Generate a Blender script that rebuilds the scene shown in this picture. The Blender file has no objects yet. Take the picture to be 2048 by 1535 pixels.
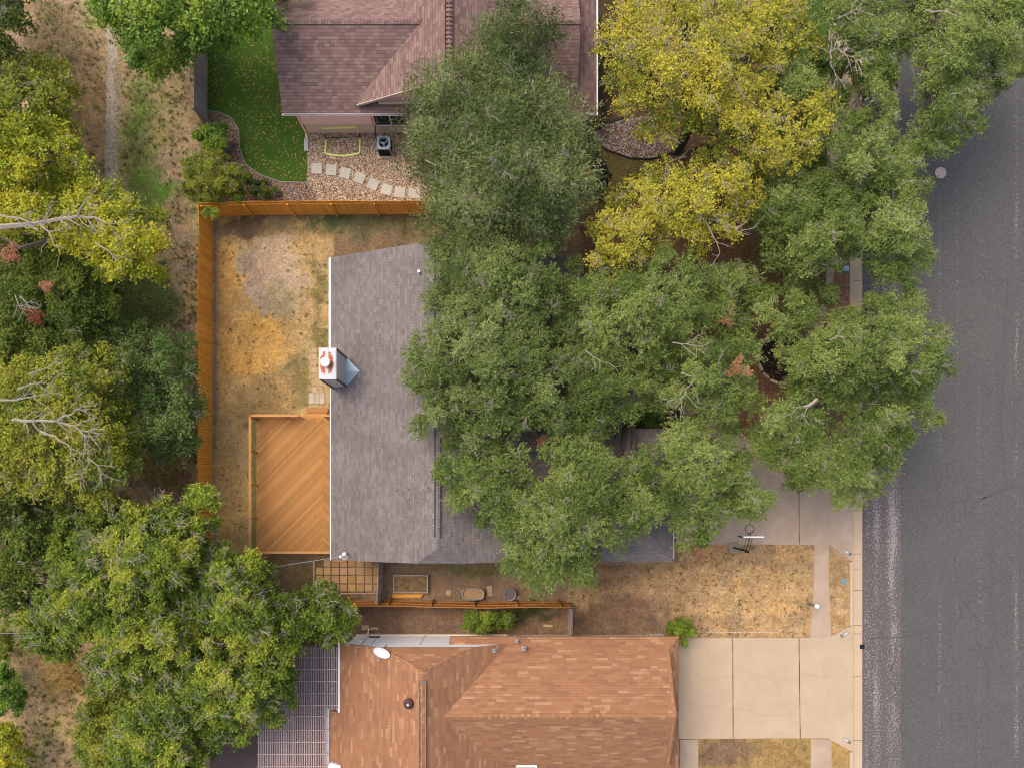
import bpy, math, random
import numpy as np

# ------------------------------------------------------------------ camera, world, sun
S = bpy.context.scene
H = 40.0            # drone height in metres
F = 1365.333        # focal length in photo pixels (24 mm on 36 mm, 2048 px wide)
NX, NY = 1000.0, 1000.0   # the point straight below the drone, in photo pixels

cam_d = bpy.data.cameras.new("camera")
cam_d.lens = 24; cam_d.sensor_width = 36; cam_d.sensor_fit = 'HORIZONTAL'
cam_d.shift_x = (1024 - NX) / 2048
cam_d.shift_y = (NY - 767.5) / 2048
cam_d.clip_start = 0.5; cam_d.clip_end = 2000
cam = bpy.data.objects.new("camera", cam_d)
cam.location = (0, 0, H)
S.collection.objects.link(cam); S.camera = cam

SUN_EL, SUN_AZ = math.radians(58), math.radians(-52)   # azimuth clockwise from north
w = bpy.data.worlds.new("World"); S.world = w; w.use_nodes = True
nt = w.node_tree
sky = nt.nodes.new("ShaderNodeTexSky"); sky.sky_type = 'NISHITA'; sky.sun_disc = False
sky.sun_elevation = SUN_EL; sky.sun_rotation = SUN_AZ
sky.air_density = 1.0; sky.dust_density = 6.0; sky.ozone_density = 0.6
nt.links.new(sky.outputs[0], nt.nodes["Background"].inputs[0])
nt.nodes["Background"].inputs[1].default_value = 0.15
sd = bpy.data.lights.new("sun", 'SUN'); sd.energy = 0.5; sd.angle = math.radians(42); sd.color = (1.0, 0.95, 0.88)
sun = bpy.data.objects.new("sun", sd)
sun.rotation_euler = (math.pi/2 - SUN_EL, 0, math.pi - SUN_AZ)
S.collection.objects.link(sun)
S.view_settings.view_transform = 'Standard'; S.view_settings.look = 'None'
S.view_settings.exposure = 0.61; S.view_settings.gamma = 1.0
S.view_settings.use_curve_mapping = False
S.render.engine = 'CYCLES'; S.cycles.filter_width = 1.1

# ------------------------------------------------------------------ helpers
R = np.random.default_rng(7)
random.seed(7)

def P(px, py, z=0.0):
    "survey coordinates: photo pixel at a known height -> metres"
    return ((px - NX) / F * (H - z), (NY - py) / F * (H - z), z)
def X(px, z=0.0): return (px - NX) / F * (H - z)
def Y(py, z=0.0): return (NY - py) / F * (H - z)
def lin(c):
    c = np.asarray(c, float) / 255.0
    return np.where(c <= 0.04045, c / 12.92, ((c + 0.055) / 1.055) ** 2.4)

def tag(o, label=None, cat=None, group=None, kind=None):
    if label: o['label'] = label
    if cat: o['category'] = cat
    if group: o['group'] = group
    if kind: o['kind'] = kind
    return o
def thing(name, label, cat, loc, group=None):
    o = bpy.data.objects.new(name, None); o.location = loc
    o.empty_display_size = 0.3
    S.collection.objects.link(o)
    return tag(o, label, cat, group)
def root_loc(o):
    while o.parent: o = o.parent
    return np.array(o.location)

def np_mesh(name, V, Fc, mats, parent=None, col=None, uv=None, mi=None, smooth=False):
    """V (n,3); Fc list of index tuples or (m,k) array; col (n,3) linear; uv per loop"""
    V = np.asarray(V, dtype=np.float64)
    loc = np.zeros(3)
    if parent is not None: loc = root_loc(parent)
    elif len(V):
        loc = np.array([(V[:,0].min()+V[:,0].max())/2, (V[:,1].min()+V[:,1].max())/2, V[:,2].min()])
    V = V - loc
    me = bpy.data.meshes.new(name)
    me.vertices.add(len(V)); me.vertices.foreach_set("co", V.astype(np.float32).ravel())
    if isinstance(Fc, np.ndarray):
        n, k = Fc.shape
        flat = Fc.ravel(); tot = np.full(n, k); st = np.arange(n) * k
    else:
        tot = np.array([len(f) for f in Fc]); st = np.concatenate([[0], np.cumsum(tot)[:-1]])
        flat = np.array([i for f in Fc for i in f]); n = len(Fc)
    me.loops.add(len(flat)); me.loops.foreach_set("vertex_index", flat.astype(np.int32))
    me.polygons.add(n)
    me.polygons.foreach_set("loop_start", st.astype(np.int32))
    me.polygons.foreach_set("loop_total", tot.astype(np.int32))
    me.polygons.foreach_set("use_smooth", np.full(n, bool(smooth)))
    if mi is not None: me.polygons.foreach_set("material_index", np.asarray(mi, dtype=np.int32))
    if col is not None:
        a = me.color_attributes.new("Col", 'FLOAT_COLOR', 'POINT')
        c = np.ones((len(V), 4), dtype=np.float32); c[:, :3] = col
        a.data.foreach_set("color", c.ravel())
    if uv is not None:
        l = me.uv_layers.new(name="UVMap"); l.data.foreach_set("uv", np.asarray(uv, dtype=np.float32).ravel())
    me.update(calc_edges=True)
    if not isinstance(mats, (list, tuple)): mats = [mats]
    for m in mats: me.materials.append(m)
    o = bpy.data.objects.new(name, me); S.collection.objects.link(o)
    if parent is not None: o.parent = parent
    else: o.location = loc
    return o

class MB:
    "collects boxes, bars, prisms, tubes; build() links them as ONE mesh object"
    def __init__(s): s.V = []; s.F = []; s.C = []; s.M = []; s.col = (0.5, 0.5, 0.5); s.m = 0
    def add(s, V, Fc, col=None):
        b = len(s.V); s.V += [tuple(v) for v in V]; s.F += [tuple(i + b for i in f) for f in Fc]
        s.M += [s.m] * len(Fc)
        s.C += [tuple(s.col if col is None else col)] * len(V)
        return s
    def box(s, x0, x1, y0, y1, z0, z1, col=None):
        V = [(x, y, z) for z in (z0, z1) for x, y in ((x0, y0), (x1, y0), (x1, y1), (x0, y1))]
        return s.add(V, [(3,2,1,0), (4,5,6,7), (0,1,5,4), (1,2,6,5), (2,3,7,6), (3,0,4,7)], col)
    def prism(s, poly, z0, z1, col=None):
        "poly list of (x,y) counter-clockwise; z1 may be list per vertex"
        n = len(poly)
        a = sum(poly[i][0]*poly[(i+1)%n][1] - poly[(i+1)%n][0]*poly[i][1] for i in range(n))
        z1l = list(z1) if hasattr(z1, '__len__') else [z1]*n
        z0l = list(z0) if hasattr(z0, '__len__') else [z0]*n
        if a < 0: poly = poly[::-1]; z1l = z1l[::-1]; z0l = z0l[::-1]
        V = [(p[0], p[1], z0l[i]) for i, p in enumerate(poly)] + [(p[0], p[1], z1l[i]) for i, p in enumerate(poly)]
        return s.add(V, [tuple(range(n))[::-1], tuple(range(n, 2*n))] + [(i, (i+1)%n, (i+1)%n+n, i+n) for i in range(n)], col)
    def bar(s, a, b, w, h=None, col=None, up=(0,0,1)):
        h = w if h is None else h
        a = np.array(a, float); b = np.array(b, float); d = b - a; d /= np.linalg.norm(d) + 1e-9
        u = np.array(up, float)
        if abs(d @ u) > 0.95: u = np.array((0, 1, 0.0))
        sx = np.cross(d, u); sx /= np.linalg.norm(sx); sz = np.cross(sx, d)
        V = [p + sx*i*w/2 + sz*j*h/2 for p in (a, b) for i, j in ((-1,-1), (1,-1), (1,1), (-1,1))]
        return s.add(V, [(0,1,2,3), (7,6,5,4), (0,4,5,1), (1,5,6,2), (2,6,7,3), (3,7,4,0)], col)
    def tube(s, pts, r, n=8, col=None, cap=True):
        pts = [np.array(p, float) for p in pts]
        rr = list(r) if hasattr(r, '__len__') else [r]*len(pts)
        V = []; Fc = []
        for i, p in enumerate(pts):
            d = pts[min(i+1, len(pts)-1)] - pts[max(i-1, 0)]; d /= np.linalg.norm(d) + 1e-9
            u = np.array((0, 0, 1.0)) if abs(d[2]) < 0.9 else np.array((1.0, 0, 0))
            a = np.cross(d, u); a /= np.linalg.norm(a); b = np.cross(d, a)
            for k in range(n):
                t = 2*math.pi*k/n; V.append(p + rr[i]*(a*math.cos(t) + b*math.sin(t)))
        for i in range(len(pts)-1):
            for k in range(n):
                Fc.append((i*n+k, i*n+(k+1)%n, (i+1)*n+(k+1)%n, (i+1)*n+k))
        if cap: Fc += [tuple(range(n)), tuple(range((len(pts)-1)*n, len(pts)*n))[::-1]]
        return s.add(V, Fc, col)
    def lathe(s, c, prof, n=24, sx=1, sy=1, col=None, cap=True):
        "prof list of (r,z)"
        V = []; Fc = []
        for r, z in prof:
            for k in range(n):
                t = 2*math.pi*k/n; V.append((c[0]+r*math.cos(t)*sx, c[1]+r*math.sin(t)*sy, c[2]+z))
        for i in range(len(prof)-1):
            for k in range(n): Fc.append((i*n+k, i*n+(k+1)%n, (i+1)*n+(k+1)%n, (i+1)*n+k))
        if cap: Fc += [tuple(range(n))[::-1], tuple(range((len(prof)-1)*n, len(prof)*n))]
        return s.add(V, Fc, col)
    def build(s, name, mat, parent=None, smooth=False):
        return np_mesh(name, s.V, s.F, mat, parent, col=np.array(s.C), mi=s.M, smooth=smooth)

# ---- value noise on arrays
_lat = np.random.default_rng(3).random((257, 257))
def vnoise(x, y, seed=0):
    x = np.asarray(x, float) + seed*17.3; y = np.asarray(y, float) + seed*9.7
    xi = np.floor(x).astype(int); yi = np.floor(y).astype(int); fx = x-xi; fy = y-yi
    fx = fx*fx*(3-2*fx); fy = fy*fy*(3-2*fy)
    g = lambda i, j: _lat[i % 257, j % 257]
    return (g(xi,yi)*(1-fx)+g(xi+1,yi)*fx)*(1-fy) + (g(xi,yi+1)*(1-fx)+g(xi+1,yi+1)*fx)*fy
def fbm(x, y, f=1.0, o=4, seed=0):
    t = 0; a = 0.5; n = 0
    for k in range(o):
        t = t + a*vnoise(x*f*2**k, y*f*2**k, seed+k); n += a; a *= 0.55
    return t/n
def in_poly(x, y, poly):
    ins = np.zeros(np.shape(x), bool); n = len(poly)
    for i in range(n):
        x0, y0 = poly[i]; x1, y1 = poly[(i+1) % n]
        if y0 == y1: continue
        c = ((y0 > y) != (y1 > y)) & (x < (x1-x0)*(y-y0)/(y1-y0)+x0)
        ins ^= c
    return ins
def edge_dist(x, y, poly):
    d = np.full(np.shape(x), 1e9); n = len(poly)
    for i in range(n):
        x0, y0 = poly[i]; x1, y1 = poly[(i+1) % n]
        dx, dy = x1-x0, y1-y0; L = dx*dx+dy*dy+1e-12
        t = np.clip(((x-x0)*dx+(y-y0)*dy)/L, 0, 1)
        d = np.minimum(d, np.hypot(x-x0-t*dx, y-y0-t*dy))
    return d
def sdist(x, y, poly): return np.where(in_poly(x, y, poly), 1, -1)*edge_dist(x, y, poly)

# ------------------------------------------------------------------ materials
class NT:
    def __init__(s, name, rough=0.8, spec=0.25):
        s.m = bpy.data.materials.new(name); s.m.use_nodes = True; s.t = s.m.node_tree
        s.b = s.t.nodes["Principled BSDF"]; s.b.inputs["Roughness"].default_value = rough
        s.b.inputs["Specular IOR Level"].default_value = spec
    def n(s, typ, ins=None, **kw):
        nd = s.t.nodes.new(typ)
        for k, v in kw.items(): setattr(nd, k, v)
        for k, v in (ins or {}).items():
            if hasattr(v, 'is_output') or isinstance(v, bpy.types.NodeSocket): s.t.links.new(v, nd.inputs[k])
            else: nd.inputs[k].default_value = v
        return nd
    def math(s, op, a, b=0.0, c=0.0):
        return s.n("ShaderNodeMath", {0: a, 1: b, 2: c}, operation=op).outputs[0]
    def noise(s, scale, vec=None, detail=3.0, rough=0.6, dist=0.0):
        i = {"Scale": scale, "Detail": detail, "Roughness": rough, "Distortion": dist}
        if vec is not None: i["Vector"] = vec
        return s.n("ShaderNodeTexNoise", i).outputs[0]
    def ramp(s, fac, stops, interp='LINEAR'):
        r = s.n("ShaderNodeValToRGB", {0: fac}); e = r.color_ramp.elements; r.color_ramp.interpolation = interp
        while len(e) < len(stops): e.new(0.5)
        for k, (p, c) in enumerate(stops):
            e[k].position = p; e[k].color = (*c, 1) if len(c) == 3 else c
        return r.outputs[0]
    def mix(s, f, a, b, mode='MIX'):
        nd = s.n("ShaderNodeMix", data_type='RGBA', blend_type=mode)
        for k, v in ((0, f), (6, a), (7, b)):
            if isinstance(v, bpy.types.NodeSocket): s.t.links.new(v, nd.inputs[k])
            else: nd.inputs[k].default_value = v if k == 0 else (*v[:3], 1)
        return nd.outputs[2]
    def attr(s): return s.n("ShaderNodeVertexColor", layer_name="Col").outputs[0]
    def pos(s): return s.n("ShaderNodeNewGeometry").outputs["Position"]
    def vmap(s, vec, scale):
        return s.n("ShaderNodeVectorMath", {0: vec, 1: scale}, operation='MULTIPLY').outputs[0]
    def color(s, c):
        if isinstance(c, bpy.types.NodeSocket): s.t.links.new(c, s.b.inputs["Base Color"])
        else: s.b.inputs["Base Color"].default_value = (*c[:3], 1)
        return s
    def bump(s, h, strength=0.5, dist=0.02):
        nd = s.n("ShaderNodeBump", {"Height": h, "Strength": strength, "Distance": dist})
        s.t.links.new(nd.outputs[0], s.b.inputs["Normal"]); return s
def L(*c): return tuple(float(v) for v in lin(c))

def m_plain(name, c, rough=0.7, var=0.25, scale=6.0, metal=0.0, spec=0.3):
    t = NT(name, rough, spec); p = t.pos()
    n = t.math('ADD', t.math('MULTIPLY', t.noise(scale, p, 4), 0.6), t.math('MULTIPLY', t.noise(scale*9, p, 2), 0.4))
    t.color(t.mix(n, [v*(1-var) for v in c], [min(1, v*(1+var)) for v in c]))
    t.b.inputs["Metallic"].default_value = metal
    return t.m
def m_wood(name, c1, c2, weather=0.4):
    "painted or stained boards, tone per board from the colour attribute"
    t = NT(name, 0.75, 0.2); p = t.pos()
    a = t.attr()
    sep = t.n("ShaderNodeSeparateColor", {0: a})
    base = t.mix(sep.outputs[0], c1, c2)
    g = t.noise(3.0, p, 5, 0.7)
    g2 = t.noise(40.0, p, 2)
    base = t.mix(t.math('MULTIPLY', g, weather), base, [v*0.5 for v in c1])
    base = t.mix(t.math('MULTIPLY', g2, 0.35), base, [min(1, v*1.5) for v in c2])
    t.color(base); t.bump(g2, 0.3, 0.01)
    return t.m
def m_shingle(name, cols, row=0.145, tab=0.42, line=0.55, tabline=0.25, var=1.0, dirt=0.25, jig=1.0):
    "asphalt shingles laid in courses: UV in metres, u along the eave, v up the slope"
    t = NT(name, 0.95, 0.12)
    uv = t.n("ShaderNodeUVMap").outputs[0]
    sx = t.n("ShaderNodeSeparateXYZ", {0: uv})
    u, v = sx.outputs[0], sx.outputs[1]
    rv = t.math('DIVIDE', v, row); ri = t.math('FLOOR', rv); rf = t.math('SUBTRACT', rv, ri)
    off = t.n("ShaderNodeTexWhiteNoise", {"W": ri}, noise_dimensions='1D').outputs[0]
    uu = t.math('ADD', t.math('DIVIDE', u, tab), t.math('MULTIPLY', off, 7.31*jig))
    # uneven tab widths
    warp = t.n("ShaderNodeTexNoise", {"Vector": t.n("ShaderNodeCombineXYZ", {0: uu, 1: t.math('MULTIPLY', ri, 3.7)}).outputs[0], "Scale": 0.9, "Detail": 0.0}).outputs[0]
    uu = t.math('ADD', uu, t.math('MULTIPLY', warp, 1.1))
    ui = t.math('FLOOR', uu); uf = t.math('SUBTRACT', uu, ui)
    cell = t.n("ShaderNodeTexWhiteNoise", {"Vector": t.n("ShaderNodeCombineXYZ", {0: ui, 1: ri}).outputs[0]}, noise_dimensions='2D').outputs[0]
    n = len(cols)
    c = t.ramp(cell, [((k+0.5)/n if var else 0.5, x) for k, x in enumerate(cols)])
    gr = t.noise(60.0, t.n("ShaderNodeCombineXYZ", {0: u, 1: v}).outputs[0], 2, 0.8)
    c = t.mix(t.math('MULTIPLY', gr, 0.35), c, [min(1, x*1.7) for x in cols[n//2]])
    big = t.noise(0.35, t.pos(), 5, 0.6)
    mean = [sum(x[k] for x in cols)/n for k in range(3)]
    c = t.mix(t.math('MULTIPLY', t.math('SUBTRACT', 1.0, t.math('GREATER_THAN', rf, 0.16)), line), c, [x*0.30 for x in mean])
    c = t.mix(t.math('MULTIPLY', t.math('LESS_THAN', uf, 0.06), tabline), c, [x*0.35 for x in mean])
    c = t.mix(t.math('MULTIPLY', t.math('SMOOTH_MIN', t.math('MAXIMUM', t.math('SUBTRACT', big, 0.45), 0.0), 0.4), dirt*4), c, [x*0.45 for x in mean])
    fu = t.math('FRACT', t.math('DIVIDE', t.math('ADD', u, t.math('MULTIPLY', off, 0.6)), 0.15))
    c = t.mix(t.math('MULTIPLY', t.math('LESS_THAN', fu, 0.2), tabline*1.6), c, [x*0.5 for x in mean])
    t.color(c)
    t.bump(t.math('ADD', rf, t.math('MULTIPLY', gr, 0.3)), 0.6, 0.012)
    return t.m

def m_ground():
    t = NT("ground_soil_and_grass", 1.0, 0.1); a = t.attr(); p = t.pos()
    n1 = t.noise(4.5, p, 7, 0.8); n2 = t.noise(13.0, p, 4, 0.8)
    n3 = t.noise(1.7, t.vmap(p, (1, 1, 0)), 5, 0.7)
    c = t.mix(t.ramp(n1, [(0.42, (1,1,1)), (0.62, (0,0,0))]), t.mix(1.0, a, (1.32, 1.29, 1.22), 'MULTIPLY'), t.mix(1.0, a, (0.70, 0.69, 0.67), 'MULTIPLY'))
    c = t.mix(t.math('MULTIPLY', t.ramp(n2, [(0.35, (0,0,0)), (0.7, (1,1,1))]), 0.5), c, t.mix(1.0, a, (1.55, 1.5, 1.4), 'MULTIPLY'))
    c = t.mix(t.math('MULTIPLY', t.ramp(n2, [(0.30, (1,1,1)), (0.45, (0,0,0))]), 0.5), c, t.mix(1.0, a, (0.45, 0.45, 0.42), 'MULTIPLY'))
    c = t.mix(t.math('MULTIPLY', n3, 0.5), c, t.mix(1.0, c, (0.75, 0.75, 0.72), 'MULTIPLY'))
    t.color(c); t.bump(t.math('ADD', n1, n2), 0.8, 0.04)
    return t.m
def m_leaf(name, transl=0.28):
    t = NT(name, 0.62, 0.25); a = t.attr(); t.color(a)
    tr = t.n("ShaderNodeBsdfTranslucent", {"Color": t.mix(1.0, a, (1.15, 1.25, 0.6), 'MULTIPLY')})
    mx = t.n("ShaderNodeMixShader", {0: transl, 1: t.b.outputs[0], 2: tr.outputs[0]})
    t.t.links.new(mx.outputs[0], t.t.nodes["Material Output"].inputs[0])
    return t.m
def m_attr(name, rough=0.9, nvar=0.3, scale=20):
    t = NT(name, rough, 0.15); a = t.attr(); n = t.noise(scale, t.pos(), 3, 0.7)
    t.color(t.mix(n, t.mix(1.0, a, (1-nvar,)*3, 'MULTIPLY'), t.mix(1.0, a, (1+nvar,)*3, 'MULTIPLY')))
    t.bump(n, 0.3, 0.01)
    return t.m
def m_concrete(name, c, stain=0.3):
    t = NT(name, 0.9, 0.2); p = t.pos()
    a = t.noise(0.7, p, 6, 0.65, 0.5); b = t.noise(14, p, 4, 0.7); d = t.noise(90, p, 1)
    cc = t.mix(t.ramp(a, [(0.3, (0,0,0)), (0.75, (1,1,1))]), c, [v*(1-stain) for v in c])
    cc = t.mix(t.math('MULTIPLY', b, 0.35), cc, [v*0.72 for v in c])
    cc = t.mix(t.math('MULTIPLY', d, 0.25), cc, [min(1, v*1.25) for v in c])
    t.color(cc); t.bump(b, 0.2, 0.005)
    return t.m
def m_road():
    t = NT("asphalt_with_pale_chips", 0.92, 0.25); p = t.pos()
    sx = t.n("ShaderNodeSeparateXYZ", {0: p}); x = sx.outputs[0]
    big = t.noise(0.25, p, 4); st = t.noise(1.0, t.vmap(p, (5.0, 0.08, 1)), 4, 0.7)
    base = t.mix(st, L(70, 69, 68), L(90, 88, 86))
    base = t.mix(t.ramp(big, [(0.4, (0,0,0)), (0.65, (1,1,1))]), base, L(83, 83, 81))
    g = t.noise(11, p, 5, 0.85); base = t.mix(t.ramp(g, [(0.42, (0,0,0)), (0.66, (.45,.45,.45))]), base, L(118, 115, 112)); base = t.mix(t.ramp(g, [(0.34, (.4,.4,.4)), (0.46, (0,0,0))]), base, L(62, 60, 60))
    fine = t.noise(1.0, t.vmap(p, (15, 9.0, 1)), 3, 0.75)
    rows = t.noise(1.0, t.vmap(p, (9.0, 0.05, 1)), 2, 0.5)
    patch = t.noise(1.0, t.vmap(p, (0.9, 0.22, 1)), 3, 0.6)
    # worn wheel-track lines running along the street
    dens = None
    for (c0, wd, amp) in ((X(1737), .17, .06), (X(1755), .25, .10), (X(1788), .34, .12), (X(1882), .10, .08), (X(1962), .14, .06), (X(2036), .16, .10), (X(1917), .06, .07)):
        gsn = t.math('MULTIPLY', t.math('POWER', 2.718, t.math('MULTIPLY', t.math('POWER', t.math('DIVIDE', t.math('SUBTRACT', x, c0), wd), 2.0), -1.0)), amp)
        dens = gsn if dens is None else t.math('ADD', dens, gsn)
    dens = t.math('MULTIPLY', dens, t.ramp(patch, [(0.38, (.15,)*3), (0.62, (1.35,)*3)]))
    edge = t.math('MULTIPLY', t.math('LESS_THAN', x, X(1804)), 0.05)
    thr = t.math('SUBTRACT', 0.690, t.math('ADD', t.math('ADD', dens, edge), t.math('MULTIPLY', rows, 0.05)))
    fl = t.math('GREATER_THAN', fine, thr)
    fleck = t.mix(t.noise(3, p), L(160, 148, 148), L(186, 178, 174))
    edgetone = t.mix(t.math('MULTIPLY', t.math('LESS_THAN', x, X(1804)), 0.5), base, L(100, 88, 88))
    t.color(t.mix(t.math('MULTIPLY', fl, 0.60), edgetone, fleck)); t.bump(g, 0.5, 0.01)
    return t.m
def m_gravel(name, cols, scale=22):
    t = NT(name, 0.85, 0.25); p = t.pos()
    vo = t.n("ShaderNodeTexVoronoi", {"Vector": p, "Scale": scale})
    cell = t.n("ShaderNodeSeparateColor", {0: vo.outputs["Color"]}).outputs[0]
    c = t.ramp(cell, [((k+.5)/len(cols), x) for k, x in enumerate(cols)])
    d = vo.outputs["Distance"]
    c = t.mix(t.ramp(d, [(0.35, (0,0,0)), (0.75, (1,1,1))]), c, [v*0.25 for v in cols[0]])
    t.color(c); t.bump(t.math('SUBTRACT', 1.0, d), 0.8, 0.03)
    return t.m

M = dict(
  ground=m_ground(), leaf=m_leaf("leaves"), grass=m_leaf("grass_blades", 0.15),
  bark=m_plain("bark_grey", L(88, 78, 70), 0.95, 0.5, 5), twig=m_plain("bark_pale", L(165, 155, 142), 0.9, 0.3, 12),
  fence=m_wood("cedar_stain", L(206, 128, 36), L(250, 172, 74), 0.22),
  deck=m_wood("deck_stain", L(154, 106, 58), L(206, 150, 90), 0.5),
  fencedull=m_wood("cedar_weathered", L(150, 96, 44), L(186, 128, 70), 0.4),
  greywood=m_wood("grey_wood", L(122, 112, 108), L(178, 168, 164), 0.4),
  shingle_grey=m_shingle("shingles_grey", [L(106, 99, 98), L(113, 106, 104), L(118, 110, 108), L(122, 114, 111), L(129, 121, 117)], 0.145, 0.30, 0.35, 0.20, dirt=0.4),
  shingle_red=m_shingle("shingles_brown_red", [L(112, 88, 84), L(122, 97, 92), L(128, 103, 97), L(134, 110, 102), L(143, 122, 113)], 0.16, 0.30, 0.55, 0.15, dirt=0.15),
  shingle_orange=m_shingle("shingles_terracotta", [L(130, 94, 74), L(138, 100, 76), L(144, 103, 76), L(148, 106, 76), L(151, 109, 79), L(152, 112, 84), L(145, 104, 76), L(170, 133, 103)], 0.145, 0.50, 0.22, 0.12, dirt=0.12),
  white=m_plain("white_paint", (0.80, 0.81, 0.82), 0.5, 0.06, 3), metal=m_plain("galvanised", L(150, 152, 155), 0.5, 0.2, 8, 0.4),
  dark=m_plain("dark_metal", L(48, 48, 54), 0.5, 0.2, 8), flash=m_plain("flashing_blue_grey", L(176, 196, 204), 0.45, 0.12, 4, 0.2),
  brick=m_plain("brick_tan", L(150, 125, 110), 0.9, 0.25, 10), siding=m_plain("siding_grey", L(222, 212, 204), 0.8, 0.12, 5),
  pink=m_plain("siding_pink", L(246, 214, 208), 0.8, 0.08, 4), beige=m_plain("footing_beige", L(216, 200, 178), 0.9, 0.15, 6),
  salmon=m_plain("trim_salmon", L(196, 122, 105), 0.7, 0.15, 5), cream=m_plain("trim_cream", L(206, 196, 178), 0.8, 0.1, 5),
  glass=m_plain("window_glass", (0.03, 0.045, 0.04), 0.06, 0.3, 2, 0, 0.8),
  concrete=m_concrete("concrete_drive", L(190, 168, 141), 0.2), concrete_old=m_concrete("concrete_old", L(188, 165, 143), 0.42),
  kerb=m_concrete("concrete_kerb", L(194, 170, 142), 0.12), stone=m_concrete("stone_white", L(188, 182, 168), 0.25),
  paver=m_attr("paver_tan"), road=m_road(), soilbed=m_plain("mulch_black", L(38, 30, 28), 1.0, 0.5, 12),
  turf=m_plain("artificial_turf", L(60, 88, 28), 0.9, 0.6, 1.6, 0, 0.15),
  gravel=m_gravel("gravel_river", [L(112, 88, 66), L(152, 122, 94), L(174, 148, 118), L(200, 184, 160), L(144, 106, 72)], 20),
  gravelgrey=m_gravel("gravel_grey", [L(110, 88, 80), L(140, 116, 106), L(160, 140, 130), L(190, 178, 170)], 20),
  attr=m_attr("tinted", 0.85), crack=m_plain("crack_sealer", L(78, 76, 76), 0.8, 0.2, 6), joint=m_plain("joint_dark", L(84, 66, 54), 0.9, 0.2, 6),
  lime=m_plain("lime_tube", L(214, 232, 130), 0.6, 0.08, 4), acgrey=m_plain("ac_steel", L(122, 136, 146), 0.55, 0.1, 5, 0.1),
  rust=m_plain("rust", L(176, 82, 30), 0.9, 0.4, 8), path=m_plain("trodden_dirt", L(168, 154, 138), 1.0, 0.5, 2.2),
  pergola=m_wood("pergola_weathered", L(158, 132, 128), L(200, 182, 178), 0.3), patio=m_concrete("patio_slab", L(112, 96, 92), 0.3),
  black=m_plain("black_plastic", L(26, 26, 28), 0.5, 0.2, 5), blue=m_plain("blue_cover", L(92, 140, 158), 0.6, 0.15, 5),
)

# ------------------------------------------------------------------ ground
KX = 20.68                    # kerb face
drive_a = [(X(1352), Y(880)), (X(1704), Y(880)), (KX, Y(1068)), (KX, Y(1123)), (X(1660), Y(1089)), (X(1352), Y(1087))]
drive_b = [(X(1357), Y(1275)), (X(1657), Y(1274)), (KX, Y(1250)), (KX, Y(1503)), (X(1655), Y(1475)), (X(1357), Y(1476))]
drive_a = [(X(1352), Y(880)), (KX, Y(880)), (KX, Y(1123)), (X(1660), Y(1089)), (X(1352), Y(1087))]

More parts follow.
